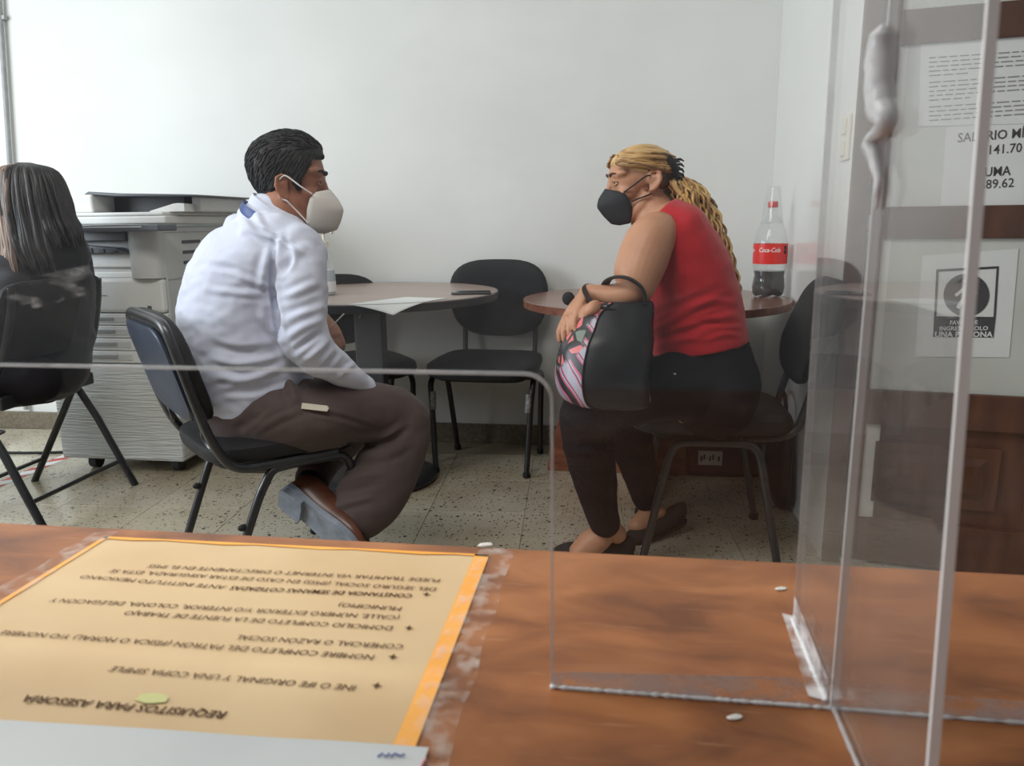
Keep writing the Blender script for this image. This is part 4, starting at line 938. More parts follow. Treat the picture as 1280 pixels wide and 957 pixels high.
def shoe(T, parent, m_up, m_sole, L_=.28, W_=.098, low=False, heel=.024, names=('shoe',)):
    """x towards the toe, z up, origin under the heel"""
    out = [(-.01, .5), (.0, .78), (.03, .86), (.08, .80), (.13, .86), (.19, 1.0), (.23, .96), (.262, .66), (.279, .25)]
    k = L_/.28; up = MB(); h = [.050, .062, .070, .066, .058, .046, .038, .030, .018] if low else [.052, .075, .088, .088, .078, .058, .046, .036, .022]
    C = [T @ Vector((x*k, 0, heel*max(.4, 1-x/.4)+hh/2)) for (x, w_), hh in zip(out, h)]
    U = [T.to_3x3() @ Vector((0, W_/2*w_, 0)) for x, w_ in out]; Wv = [T.to_3x3() @ Vector((0, 0, hh/2)) for hh in h]
    loft(up, C, U, Wv, 24, 4, .8)
    o = up.build('shoe', m_up, parent, ang=180)
    P = [(x*k-.002, W_/2*w_*1.06) for x, w_ in catmull([(-.014, .35)]+out+[(.286, .1)], 3)]
    poly = P+[(x, -y) for x, y in reversed(P)]
    n = len(poly); sz = lambda x, a: heel*max(.35, 1-x/.32)+a
    kid(MB().add([T @ Vector((x, y, sz(x, -.006))) for x, y in poly]+[T @ Vector((x, y, sz(x, .010))) for x, y in poly], [tuple(reversed(range(n))), tuple(range(n, 2*n))]+[(i, (i+1) % n, n+(i+1) % n, n+i) for i in range(n)]), 'sole', m_sole, o, smooth=False)
    hp = [(-.012*k, .030), (.0, .040), (.03, .043), (.062, .041), (.066, .02)]; hp = hp+[(x, -y) for x, y in reversed(hp)]
    n = len(hp); kid(MB().add([T @ Vector((x, y*W_/.098, 0)) for x, y in hp]+[T @ Vector((x, y*W_/.098, heel)) for x, y in hp], [tuple(reversed(range(n))), tuple(range(n, 2*n))]+[(i, (i+1) % n, n+(i+1) % n, n+i) for i in range(n)]), 'heel', m_sole, o, smooth=False)
    return o
def cloth(name, c1, c2, rough=.85, weave=0, scale=5, sheen=.2, bump=.15, bs=350):
    return mat(name, c1, c2, scale, rough, .25, bump=bump, bscale=bs, coords='World', sheen=sheen)

# ---- man in the white shirt
m_skin1 = mat('tan_skin', srgb(158,108,84), srgb(148,98,76), 14, .5, .4, bump=.05, bscale=220)
m_skin2 = mat('warm_skin', srgb(190,140,110), srgb(180,130,100), 14, .48, .4, bump=.05, bscale=220)
m_skin3 = mat('light_skin', srgb(206,160,136), srgb(198,150,126), 14, .5, .4)
for m_ in (m_skin1, m_skin2, m_skin3):
    b_ = m_.node_tree.nodes['Principled BSDF']; b_.inputs['Subsurface Weight'].default_value = .08; b_.inputs['Subsurface Radius'].default_value = (.012, .005, .003); b_.inputs['Subsurface Scale'].default_value = .3
m_shirt = cloth('pale_blue_white_shirt', srgb(200,205,221), srgb(191,196,214), bump=.06)
m_trou = cloth('brown_grey_trousers', srgb(86,74,72), srgb(74,64,62), sheen=.1)
m_hair1 = mat('black_hair', srgb(26,25,26), srgb(44,42,42), 60, .62, .3, stretch=(1, 1, .4), bump=.5, bscale=130, contrast=(.4, .75))
m_kn = mat('white_mask', srgb(214,210,204), srgb(206,202,196), 6, .8, .2, bump=.06, bscale=300)
m_strapw = mat('white_elastic', srgb(230,228,224), rough=.7)
m_lan = mat('blue_ribbon', srgb(36,66,128), srgb(28,52,108), 40, .5)
m_brownl = mat('brown_leather', srgb(96,56,40), srgb(70,38,26), 14, .35, .5, bump=.08)
m_solegrey = mat('grey_blue_sole', srgb(134,142,154), srgb(112,120,132), 30, .8, bump=.2)
m_sock = mat('black_sock', srgb(24,25,30), rough=.9)
man = thing('person', 'man in white shirt, brown trousers and white mask seated on a black chair', 'person', (-.97, 1.93, 0), world=True)
YA = .62
Lt = Vector((-math.sin(YA), math.cos(YA), 0)); Fd = Vector((math.cos(YA), math.sin(YA), 0))
TM_ = frame(K(364, 237, 2.06), Vector((math.cos(math.radians(13)), math.sin(math.radians(13)), -.03)), (0, 0, 1))
torso = [  # px, py, depth, half width, half thickness, lean of the section
 (322, 530, 2.13, .188, .150), (318, 500, 2.12, .192, .156), (312, 462, 2.10, .200, .168), (306, 420, 2.09, .208, .172), (305, 385, 2.08, .212, .170),
 (310, 350, 2.07, .212, .158), (321, 320, 2.06, .204, .138), (333, 301, 2.05, .176, .108), (341, 287, 2.05, .122, .088), (345, 274, 2.05, .080, .066)]
def torso_loft(mb, st, sc=1.0, n=40):
    C = [K(*s[:3]) for s in st]; U, W = [], []
    for i, s in enumerate(st):
        t = (C[min(i+1, len(st)-1)]-C[max(i-1, 0)]).normalized(); t = (t*.6+Vector((0, 0, .4))).normalized()
        l = (Lt-t*Lt.dot(t)).normalized(); f = l.cross(t)
        U.append(l*s[3]*sc); W.append(f*s[4]*sc)
    loft(mb, C, U, W, n, 4, .92)
Rsh, Rel, Rwr = (371, 318, 1.955), (383, 425, 1.93), (462, 486, 2.10)
arm_r = [(354, 304, 2.0, 34, .075), (371, 314, 1.96, 36, .072), (377, 345, 1.94, 33, .07), (378, 380, 1.93, 31, .066), (379, 412, 1.925, 31, .063), (391, 438, 1.94, 29, .058), (415, 456, 1.99, 22, .048), (438, 471, 2.04, 16.5, .040), (459, 483, 2.09, 11.5, .033)]
arm_l = [(310, 295, 2.18, 34, .07), (300, 318, 2.26, 33, .065), (330, 365, 2.33, 28, .055), (355, 405, 2.36, 26, .05), (385, 412, 2.34, 19, .04), (402, 408, 2.31, 14, .035)]
body = MB(); head_parts(body, TM_)
headonly = MB(); head_parts(headonly, TM_)
limb(body, [(342, 296, 2.05, 31), (350, 275, 2.05, 30), (357, 255, 2.05, 29), (362, 238, 2.06, 24)])
torso_loft(body, torso[:-1], .86)
limb(body, arm_r, sc=.8); limb(body, arm_l, sc=.8)
thigh_r = [(318, 524, 2.06, 52, .11), (355, 525, 2.02, 51, .11), (400, 520, 2.04, 46, .10), (450, 514, 2.10, 39, .085), (495, 520, 2.16, 37, .078), (512, 531, 2.18, 31, .07)]
shin_r = [(503, 520, 2.17, 36, .075), (497, 555, 2.15, 39, .075), (482, 590, 2.11, 41, .07), (462, 622, 2.08, 43, .07), (444, 646, 2.05, 36, .068), (436, 657, 2.04, 30, .066)]
thigh_l = [(300, 512, 2.22, 44, .10), (350, 512, 2.30, 42, .09), (410, 512, 2.40, 38, .085), (450, 522, 2.44, 34, .075)]
shin_l = [(452, 520, 2.44, 32, .07), (428, 545, 2.36, 29, .065), (408, 568, 2.27, 25, .06), (394, 590, 2.18, 22, .058), (389, 603, 2.14, 21, .056)]
for l in (thigh_r, shin_r[:-1], thigh_l, shin_l): limb(body, l, sc=.72)
limb(body, [(389, 600, 2.14, 14), (388, 620, 2.10, 15), (398, 640, 2.06, 15)])
limb(body, [(440, 650, 2.05, 14), (436, 680, 2.04, 15), (450, 700, 2.03, 15)])
hand(body, frame(K(402, 398, 2.31), K(416, 424, 2.26)-K(402, 398, 2.31), -cF+cR*.6), (.5, .7, .4), .02, .95, side=-1)
hand(body, frame(K(462, 486, 2.10), K(486, 512, 2.22)-K(462, 486, 2.10), cU*.9-cF*.3), (.25, .35, .25), .04, .98, side=1)
fuse('body', body, m_skin1, man, .0042, 4, fac=.45)
eyes(TM_, man, m_iris, m_skin1, m_hair1, .0046)
def zb_man(x, y):
    return float(np.interp(x, [-.12, -.105, -.075, -.045, -.03, -.022, -.012, .012, .022, .03, .040, .046, .060, .068, .085, .11], [-.055, -.055, -.05, -.036, -.012, .01, .034, .036, .004, -.006, .012, .036, .052, .080, .085, .076]))
hs_m = hair_shell('hair', TM_, headonly, m_hair1, man, zb_man, lambda q: .008+.010*max(0, min(1, (q.z-.02)/.1))+(.012*max(0, min(1, (q.x-.05)/.04)) if q.z > .08 else 0), 3, (30, 30, 14), .006)
tufts('hair_tufts', hs_m, TM_, m_hair1, man, 900, zb_man, 4, lambda q, rd: Vector((-.75+rd.uniform(-.3, .3), rd.uniform(-.3, .3), (-.25 if q.z > .10 else -1.0)+rd.uniform(-.25, .25))), .030, .0021, .0028)
mask(TM_, man, m_kn, [(.104, .004), (.126, -.024), (.140, -.050), (.131, -.082), (.119, -.106), (.085, -.116)],
     [(.074, -.006, .047), (.060, -.022, .062), (.052, -.048, .064), (.048, -.078, .060), (.047, -.100, .052), (.048, -.112, .040)], strap_m=m_strapw,
     straps=([(.066, -.012, .063), (.040, .006, .079), (.014, .026, .084), (.0, .032, .086), (-.012, .022, .087)], [(.052, -.088, .058), (.034, -.066, .066), (.014, -.044, .074), (.004, -.032, .082), (-.008, -.026, .083)]))
shirt = MB(); torso_loft(shirt, torso[:-1]); limb(shirt, arm_r); limb(shirt, arm_l)
limb(shirt, [(334, 304, 2.0, 36, .1), (354, 303, 1.98, 35, .085), (372, 314, 1.965, 33, .07)])
limb(shirt, [(334, 298, 2.11, 36, .1), (316, 303, 2.17, 36, .08), (304, 316, 2.24, 32, .065)])
# collar stand
limb(shirt, [(341, 281, 2.05, 46, .085), (346, 268, 2.05, 36, .072)])
F_ = [([(330,378),(330,400),(352,428),(361,470)], 2.05, 5, 0.0060), ([(338,308),(330,335),(327,360)], 2.02, 5, 0.0105), ([(352,292),(348,320),(352,345)], 2.0, 4, 0.0090), ([(356,305),(362,322),(352,340)], 2.0, 4, -0.0090), ([(290,336),(320,350),(345,360)], 2.1, 5, 0.0060),
  ([(250,330),(290,336),(330,352),(338,358)], 2.2, 4, -0.0060), ([(258,362),(300,366),(338,368)], 2.2, 4, 0.0053), ([(342,330),(341,360),(346,392),(349,420)], 2.03, 3.5, -0.0150),
  ([(262,432),(300,440),(345,436)], 2.2, 5, -0.0075), ([(262,448),(300,455),(350,446)], 2.2, 4, 0.0075), ([(268,470),(310,474),(360,455)], 2.2, 5, 0.0075), ([(276,490),(320,488),(360,474)], 2.2, 4, -0.0060),
  ([(352,372),(370,366),(398,352)], 2.0, 5, 0.0075), ([(352,392),(374,384),(402,376)], 2.0, 5, -0.0075), ([(356,424),(378,410),(404,398)], 2.0, 5, 0.0090), ([(366,440),(388,424),(406,414)], 2.0, 4, -0.0105), ([(380,452),(398,436),(412,424)], 2.02, 4, 0.0090), ([(398,466),(414,450),(424,440)], 2.05, 3.5, -0.0075), ([(420,476),(432,462),(442,455)], 2.1, 3, 0.0060),
  ([(318,262),(330,285),(352,296)], 2.1, 4, 0.0060), ([(300,272),(322,292),(350,300)], 2.1, 4, 0.0075), ([(322,286),(350,298),(384,314)], 2.03, 2.5, -0.0060), ([(362,318),(384,310),(402,330)], 2.0, 6, 0.0060)]
fuse('shirt', shirt, m_shirt, man, .0050, 9, creases(F_, (.0045, 15, 1)))
# collar fold and lanyard
cb0 = MB(); R = []
def ringpt(px, py, d, rx, rz, a, dz=0): return K(px, py, d)+cR*(rx*math.cos(a)*d/FPX)+ (cF*.96+Vector((0,0,-.18)))*(rz*math.sin(a))*1.0+Vector((0, 0, dz))
def neck_ring(h, sx, tilt, n=40, c=(352, 281, 2.05), rx=33, rz=.07):
    out = []
    for k in range(n):
        a = 2*math.pi*k/n; p = K(*c)+cR*(rx*sx*c[2]/FPX*math.cos(a))+Vector((cF.x, cF.y, 0)).normalized()*(rz*sx*math.sin(a))
        out.append(p+Vector((0, 0, h-tilt*math.cos(a))))
    return out
col_in = [neck_ring(h, s, .045) for h, s in ((-.012, .98), (.018, .95), (.036, .92), (.039, .95), (.028, 1.07), (.002, 1.24), (-.008, 1.31), (-.012, 1.28), (.004, 1.12))]
MB().rings(col_in, cap=False).build('collar', m_shirt, man, ang=60)
lr = [neck_ring(h, s, .052) for h, s in ((-.014, 1.44), (.006, 1.31), (.012, 1.335), (-.008, 1.47))]
MB().rings(lr, cap=False, closed=True).build('lanyard', m_lan, man, ang=60)
tr_m = MB()
for l in (thigh_r, shin_r, thigh_l, shin_l): limb(tr_m, l, round1=(l in (thigh_r, thigh_l)))
torso_loft(tr_m, [(322, 535, 2.13, .185, .150), (320, 515, 2.12, .190, .155), (318, 496, 2.12, .186, .15)])
F_ = [([(372,505),(362,480),(352,474)], 2.1, 6, .012), ([(352,474),(372,476),(386,486)], 2.1, 4, -.006), ([(290,530),(310,512),(322,500)], 2.1, 4, .005), ([(300,536),(322,520),(332,508)], 2.1, 4, -.005), ([(320,540),(350,522),(384,510)], 2.1, 4, .004),
  ([(386,514),(420,520),(470,536)], 2.2, 3, -.004), ([(440,548),(480,544),(505,530)], 2.3, 4, .007), ([(430,556),(475,556),(512,536)], 2.3, 4, -.008), ([(440,572),(480,570),(512,552)], 2.3, 5, .006), ([(416,610),(440,598),(480,590)], 2.2, 4, .006), ([(414,622),(440,612),(475,604)], 2.2, 4, -.006), ([(412,636),(436,628),(470,620)], 2.2, 4, .006), ([(420,580),(450,578),(490,570)], 2.25, 5, -.005)]
fuse('trousers', tr_m, m_trou, man, .0055, 8, creases(F_, (.003, 12, 7)))
# pocket, belt loop and the pale tag on the trousers
tgm = MB(); q = [K(378, 503.5, 1.93), K(409, 507, 1.945), K(411, 510.5, 1.945), K(409, 514, 1.945), K(377, 510.5, 1.93)]
off = -cF*.004
tgm.add([p+off for p in q]+[p-off*2 for p in q], [(0,1,2,3,4),(9,8,7,6,5)]+[(i, 5+i, 5+(i+1) % 5, (i+1) % 5) for i in range(5)]); tgm.build('pale_tag', m_cream, man, smooth=False)['label'] = 'pale tag strip on the trouser pocket'
# shoes
o = K(352, 625, 2.02)
toe = K(425, 680, 1.97)
T_ = frame(o+Vector((0, 0, 0)), toe-o, cU*.42+cR*.60+cF*.72)
sh = shoe(T_, man, m_brownl, m_solegrey, .265, .098)
limb_s = MB(); limb(limb_s, [(389, 596, 2.15, 16), (384, 612, 2.10, 19), (392, 634, 2.06, 20)]); limb_s.build('sock', m_sock, man, ang=180)
a0 = K(428, 668, 2.06); T_ = frame(Vector((a0.x-.03, a0.y, 0)), Vector((.9, .35, 0)), (0, 0, 1))
shoe(T_, man, m_brownl, m_rub, .275, .10)
pen = thing('pen', 'thin pale pen held in the far hand of the man in the white shirt', 'pen', K(416, 402, 2.27), world=True)
MB().tube([K(414, 408, 2.265), K(430, 392, 2.25)], .0022, 8).build('barrel', m_cream, pen)

# ---- person in the red top
m_redtop = cloth('red_knit', srgb(190,34,42), srgb(172,26,36), rough=.8, bump=.08)
m_blacktr = mat('black_trousers', srgb(24,23,27), srgb(31,29,33), 5, .9, .12, coords='World')
def strand_mat(name, cs, scale, stretch, zdark=None):
    m = mat(name, cs[0], rough=.42, spec=.45); t = m.node_tree; L = t.links.new; b = t.nodes['Principled BSDF']
    g = nd(m, 'ShaderNodeNewGeometry'); mp = nd(m, 'ShaderNodeMapping'); mp.inputs['Scale'].default_value = stretch; L(g.outputs['Position'], mp.inputs[0])
    n = nd(m, 'ShaderNodeTexNoise'); n.inputs['Scale'].default_value = scale; n.inputs['Detail'].default_value = 4; L(mp.outputs[0], n.inputs[0])
    ad = nd(m, 'ShaderNodeMath', operation='MULTIPLY_ADD'); ad.inputs[1].default_value = .35; L(g.outputs['Random Per Island'], ad.inputs[0])
    sb_ = nd(m, 'ShaderNodeMath', operation='SUBTRACT'); sb_.inputs[1].default_value = .17; L(n.outputs[0], sb_.inputs[0]); L(sb_.outputs[0], ad.inputs[2])
    r = nd(m, 'ShaderNodeValToRGB'); e = r.color_ramp.elements; e[0].position = .3; e[0].color = cs[0]; e[1].position = .7; e[1].color = cs[-1]
    for i, c in enumerate(cs[1:-1]): k = e.new(.3+.4*(i+1)/(len(cs)-1)); k.color = c
    L(ad.outputs[0], r.inputs[0]); L(r.outputs[0], b.inputs['Base Color'])
    bp_ = nd(m, 'ShaderNodeBump'); bp_.inputs['Strength'].default_value = .5; bp_.inputs['Distance'].default_value = .004; L(n.outputs[0], bp_.inputs['Height']); L(bp_.outputs[0], b.inputs['Normal'])
    return m
m_blond = strand_mat('golden_hair', [srgb(92,64,40), srgb(150,110,64), srgb(186,146,90), srgb(206,170,114)], 34, (.4, 2, 2))
m_root = strand_mat('dark_brown_hair', [srgb(40,32,32), srgb(66,50,44), srgb(100,74,54)], 40, (1, 2, 1))
m_lock = strand_mat('wavy_golden_hair', [srgb(128,92,52), srgb(172,130,74), srgb(200,158,96), srgb(216,182,124)], 20, (1, 1, 1))
m_kmask = mat('black_mask', srgb(44,45,48), srgb(52,53,56), 6, .75, .3, bump=.06, bscale=300)
m_leather = mat('black_leather', srgb(28,29,31), srgb(38,39,42), 12, .4, .4, bump=.05, bscale=40)
m_shoe = mat('black_suede', srgb(24,22,22), srgb(32,29,28), 20, .8)
wo = thing('person', 'person in a red sleeveless top, black trousers and black mask with a long golden ponytail', 'person', (.26, 2.335, 0), world=True)
fw = -cR*.97-cF*.12
TW = frame(K(801, 234, 2.095), Vector((fw.x, fw.y, -.06)), (0, 0, 1)); TW = TW @ Matrix.Diagonal((.97, .95, .83, 1))
torso_w = [(884, 500, 2.15, 62, 0.195), (880, 470, 2.15, 60, 0.185), (875, 435, 2.14, 58, 0.175), (869, 400, 2.13, 58, 0.175), (861, 362, 2.12, 57, 0.178), (850, 326, 2.11, 53, 0.182), (838, 297, 2.105, 44, 0.175), (826, 278, 2.1, 33, 0.13), (815, 264, 2.1, 24, 0.075)]
arm_near = [(822, 290, 1.98, 27, 0.06), (812, 302, 1.95, 31, 0.062), (803, 325, 1.94, 32, 0.062), (795, 348, 1.93, 29, 0.058), (790, 366, 1.925, 23, 0.05), (778, 370, 1.925, 18, 0.045), (760, 371, 1.93, 15.5, 0.04), (743, 368, 1.94, 12.5, 0.034), (733, 366, 1.95, 11, 0.029)]
arm_far = [(815, 295, 2.26, 28, 0.06), (800, 330, 2.28, 26, 0.055), (790, 372, 2.26, 22, 0.05), (770, 384, 2.16, 16, 0.042), (750, 386, 2.06, 13, 0.035), (736, 385, 2.01, 11, 0.03)]
th_n = [(898, 482, 2.1, 47, 0.105), (860, 480, 2.06, 46, 0.105), (815, 488, 2.02, 40, 0.095), (765, 502, 1.98, 35, 0.085), (732, 514, 1.96, 33, 0.078), (722, 524, 1.96, 27, 0.07)]
sn_n = [(731, 516, 1.96, 33, 0.072), (735, 550, 2.008, 33, 0.072), (742, 590, 2.066, 29, 0.064), (748, 622, 2.114, 24, 0.056), (754, 648, 2.152, 20, 0.05), (756, 654, 2.18, 19, 0.049)]
th_f = [(890, 480, 2.28, 44, 0.1), (840, 490, 2.32, 40, 0.09), (790, 506, 2.34, 34, 0.08), (772, 520, 2.34, 28, 0.07)]
sn_f = [(778, 515, 2.34, 31, 0.07), (788, 550, 2.375, 28, 0.065), (798, 585, 2.4, 23, 0.056), (805, 612, 2.425, 19, 0.05), (809, 629, 2.45, 16, 0.045)]
body = MB(); head_parts(body, TW, fem=True); headonly = MB(); head_parts(headonly, TW, fem=True)
limb(body, [(832, 290, 2.100, 36, .10), (818, 272, 2.100, 30, .075), (810, 254, 2.100, 27, .062), (806, 238, 2.100, 24, .055)])
limb(body, torso_w[:-1], sc=.90); limb(body, arm_near); limb(body, arm_far)
for l in (th_n, sn_n, th_f, sn_f): limb(body, l, sc=.80)
limb(body, [(755, 640, 2.18, 14, .035), (757, 656, 2.18, 14, .034), (752, 668, 2.18, 16, .038), (736, 681, 2.175, 17, .040), (722, 690, 2.17, 12, .035)])
limb(body, [(760, 655, 2.18, 12, .034), (772, 668, 2.19, 12, .034)])
limb(body, [(808, 618, 2.45, 12, .033), (811, 634, 2.45, 12, .033), (808, 648, 2.44, 14, .036), (796, 660, 2.42, 13, .036)])
limb(body, [(814, 636, 2.45, 10, .032), (824, 640, 2.45, 10, .032)])
hand(body, frame(K(735, 366, 1.950), K(715, 392, 1.920)-K(735, 366, 1.950), -cR*.8+cU*.35-cF*.35), (.35, .30, .2), .12, .95, thumb=(.3, .2), side=-1)
hand(body, frame(K(740, 386, 1.880), K(716, 404, 1.980)-K(740, 386, 1.880), -cR*.5+cU*.7-cF*.3), (.30, .35, .3), .10, .9, side=1)
fuse('body', body, m_skin2, wo, .0034, 4, fac=.45)
eyes(TW, wo, m_iris, m_skin2, mat('brown_eyebrow', srgb(84,58,42), rough=.8), .0034)
def zb_w(x, y):
    return float(np.interp(x, [-.12, -.10, -.07, -.05, -.036, -.026, -.01, .010, .028, .045, .065, .085, .11], [-.08, -.08, -.072, -.05, -.012, .026, .042, .046, .052, .062, .070, .078, .072]))
hs = hair_shell('hair', TW, headonly, m_blond, wo, zb_w, lambda q: .007+.010*max(0, min(1, (q.z-.05)/.08)), 11, (7, 40, 40), .005)
me = hs.data; me.materials.append(m_root); inv = TW.inverted()
for p in me.polygons:
    c = inv @ p.center
    if c.z+.35*(c.x+.0)+.012*noise.noise(Vector((c.x*40, c.y*40, c.z*60))) < .030 or (c.z < .062+.012*noise.noise(c*60) and c.x < .0) or (c.x < -.03 and c.z < .095+.015*noise.noise(c*50)): p.material_index = 1
mask(TW, wo, m_kmask, [(.104, .004), (.124, -.026), (.131, -.054), (.112, -.086), (.090, -.113), (.066, -.119)],
     [(.070, -.010, .046), (.062, -.018, .058), (.052, -.036, .062), (.044, -.058, .060), (.043, -.088, .054), (.046, -.113, .042)], strap_m=m_rub,
     straps=([(.066, -.014, .058), (.036, .010, .076), (.010, .030, .083), (-.004, .032, .085)], [(.046, -.044, .062), (.026, -.036, .071), (.008, -.030, .079), (-.006, -.024, .082)]))
# hairline locks swept back over the temple
fr_ = MB()
for k in range(26):
    u = k/25; z0 = .070+.03*u; pts = [(.084-.012*u, .030+.030*(1-u)*.6, z0+.006), (.060, .066-.02*u, z0+.010-.012*(1-u)), (.020, .078-.008*u, .060+.045*u), (-.030, .082-.012*u, .045+.055*u), (-.085, .055-.012*u, .040+.050*u)]
    for s in (-1, 1):
        jj = lambda: random.uniform(-.003, .003)
        P = V3(catmull([TW @ Vector((x+jj(), s*(y+.006+jj()), z+jj())) for x, y, z in pts], 5)); fr_.tube(P, [float(a) for a in np.interp(np.linspace(0, 1, len(P)), [0, .2, .8, 1], [.0015, .0042, .004, .002])], 6)
fr_.build('swept_locks', m_blond, wo, ang=180)
# claw clip
cl = MB()
for s in (-1, 1):
    base = [TW @ Vector(p) for p in ((-.045, s*.030, .104), (-.066, s*.056, .082), (-.080, s*.066, .048), (-.086, s*.064, .012))]
    P = V3(catmull(base, 5)); cl.tube(P, [.014, .017, .019, .020, .021, .021, .020, .020, .019, .018, .017, .016, .014, .012, .010, .007][:len(P)], 10, flat=.45)
    for k in range(5):
        p0 = TW @ Vector((-.078-.004*k, s*.060, .075-.014*k)); p1 = TW @ Vector((-.122, s*.016, .074-.018*k)); cl.tube([p0, (p0+p1)/2+Vector((.004, 0, .004)), p1], [.004, .0035, .002], 6)
cl.tube([TW @ Vector((-.06, -.04, .102)), TW @ Vector((-.066, .04, .102))], .006, 8)
cl.build('hair_clip', m_rub, wo)['label'] = 'black claw clip gathering the hair'
# ponytail
rnd = random.Random(9)
cen = [(836, 218, 2.1, 9), (854, 232, 2.095, 21), (868, 255, 2.09, 25), (882, 281, 2.085, 22), (896, 310, 2.08, 17), (908, 340, 2.08, 13), (916, 365, 2.08, 9), (922, 390, 2.08, 4)]
tail = MB(); cenI = catmull(cen, 8)
for k in range(150):
    a = rnd.uniform(0, 2*math.pi); rr = rnd.random()**.4; ph = rnd.uniform(0, 6.28); fq = rnd.uniform(.8, 1.15); end = rnd.uniform(.62, 1.0) if k > 40 else 1
    n = int(len(cenI)*end); P = []
    for i in range(n):
        x, y, d, r = cenI[i]; wv = math.sin(i*fq*.62+ph); wv2 = math.cos(i*fq*.62+ph)
        P.append(K(x+r*rr*math.cos(a)+3.4*wv, y+1.0*wv2, d+rr*math.sin(a)*r*d/FPX*1.3+.006*wv2))
    tail.tube(P, [float(q) for q in np.interp(np.linspace(0, 1, n), [0, .15, .7, 1], [.003, .0048, .0042, .0012])*rnd.uniform(.55, 1.05)], 6)
tail.build('ponytail', m_lock, wo, ang=180)
und = MB()
for k in range(70):
    a = rnd.uniform(0, 1); P = V3(catmull([TW @ Vector((-.045-.04*a, rnd.uniform(-.06, .06), -.02-.05*a)), TW @ Vector((-.105+.01*a, rnd.uniform(-.04, .04), -.012-.03*a)), K(846+rnd.uniform(-6, 8), 238+rnd.uniform(-4, 12), 2.095+rnd.uniform(-.03, .02)), K(862+rnd.uniform(-6, 8), 262+rnd.uniform(-6, 10), 2.09)], 6))
    und.tube(P, [float(q) for q in np.interp(np.linspace(0, 1, len(P)), [0, .3, 1], [.005, .0085, .002])], 6)
und.build('under_locks', m_root, wo, ang=180)
# red top: torso, shoulder straps, cut at the armhole by the arm that passes through it
top = MB(); limb(top, torso_w[2:-1], n=40, round0=False, round1=False)
limb(top, [(818, 272, 2.095, 33, .11), (834, 290, 2.095, 44, .165), (842, 306, 2.100, 48, .175)], round0=False)
F_ = [([(806,418),(840,400),(880,378),(905,366)], 2.3, 4, .005), ([(812,396),(850,380),(890,362)], 2.3, 4, -.004), ([(806,430),(850,418),(900,396)], 2.3, 5, -.005), ([(850,410),(890,398),(920,392)], 2.3, 3, .005), ([(816,436),(840,424),(880,424)], 2.3, 4, .004), ([(858,384),(890,376),(918,378)], 2.3, 4, .005), ([(870,402),(900,404),(926,402)], 2.3, 3, -.005), ([(842,300),(850,340),(840,366)], 2.3, 5, .004), ([(880,426),(905,418),(928,420)], 2.3, 3, .004)]
fuse('red_top', top, m_redtop, wo, .0055, 5, creases(F_, (.0025, 14, 3)))
trs = MB()
for l in (th_n, sn_n, th_f, sn_f): limb(trs, l, round1=(l in (th_n, th_f)))
limb(trs, [(886, 505, 2.160, 56, .19), (886, 480, 2.160, 60, .195), (881, 452, 2.150, 57, .180), (877, 432, 2.145, 54, .170)])
fuse('trousers', trs, m_blacktr, wo, .0055, 6, creases([([(700,560),(735,566),(770,552)], 2.3, 5, .004), ([(712,600),(745,606),(770,596)], 2.3, 4, -.004), ([(880,460),(840,470),(810,486)], 2.3, 6, .004)], (.0025, 11, 5)))
tg_ = MB(); q = K(843, 476, 1.945); tg_.box((-.010, -.002, -.006), (.010, .002, .006), Matrix.Translation(q) @ Matrix.Rotation(.5, 4, cF)); tg_.box((-.003, -.002, .014), (.003, .002, .020), Matrix.Translation(q)); tg_.build('paper_tag', m_cream, wo, smooth=False)
# flats
def flat_shoe(T, L_=.235, W_=.085, nm='shoe'):
    st = [(-.012, .30, .052, .040), (.005, .62, .058, .036), (.04, .78, .050, .030), (.09, .80, .034, .022), (.14, .92, .030, .018), (.185, .88, .030, .016), (.215, .58, .022, .013), (.232, .18, .012, .010)]
    mb = MB(); C = [T @ Vector((x, 0, z)) for x, w_, h, z in st]; U = [T.to_3x3() @ Vector((0, W_/2*w_, 0)) for x, w_, h, z in st]; W = [T.to_3x3() @ Vector((0, 0, h/2)) for x, w_, h, z in st]
    loft(mb, C, U, W, 22, 4, .75); o = mb.build(nm, m_shoe, wo, ang=180)
    P = [(x-.0, W_/2*w_*1.05) for x, w_ in catmull([(x, w_) for x, w_, h, z in st], 3)]; poly = P+[(x, -y) for x, y in reversed(P)]; n = len(poly)
    kid(MB().add([T @ Vector((x, y, 0)) for x, y in poly]+[T @ Vector((x, y, .010)) for x, y in poly], [tuple(reversed(range(n))), tuple(range(n, 2*n))]+[(i, (i+1) % n, n+(i+1) % n, n+i) for i in range(n)]), 'sole', m_rub, o, smooth=False)
    return o
hn = K(787, 676, 2.20); tn = onz(706, 694, .0)
T_ = frame(Vector((hn.x, hn.y, .026)), Vector((tn.x-hn.x, tn.y-hn.y, -.020)), (0, 0, 1)); flat_shoe(T_)
hf = K(852, 650, 2.47); tf_ = K(790, 676, 2.38); T_ = frame(Vector(hf)+Vector((0, 0, -.005)), tf_-hf, (0, 0, 1)); flat_shoe(T_)

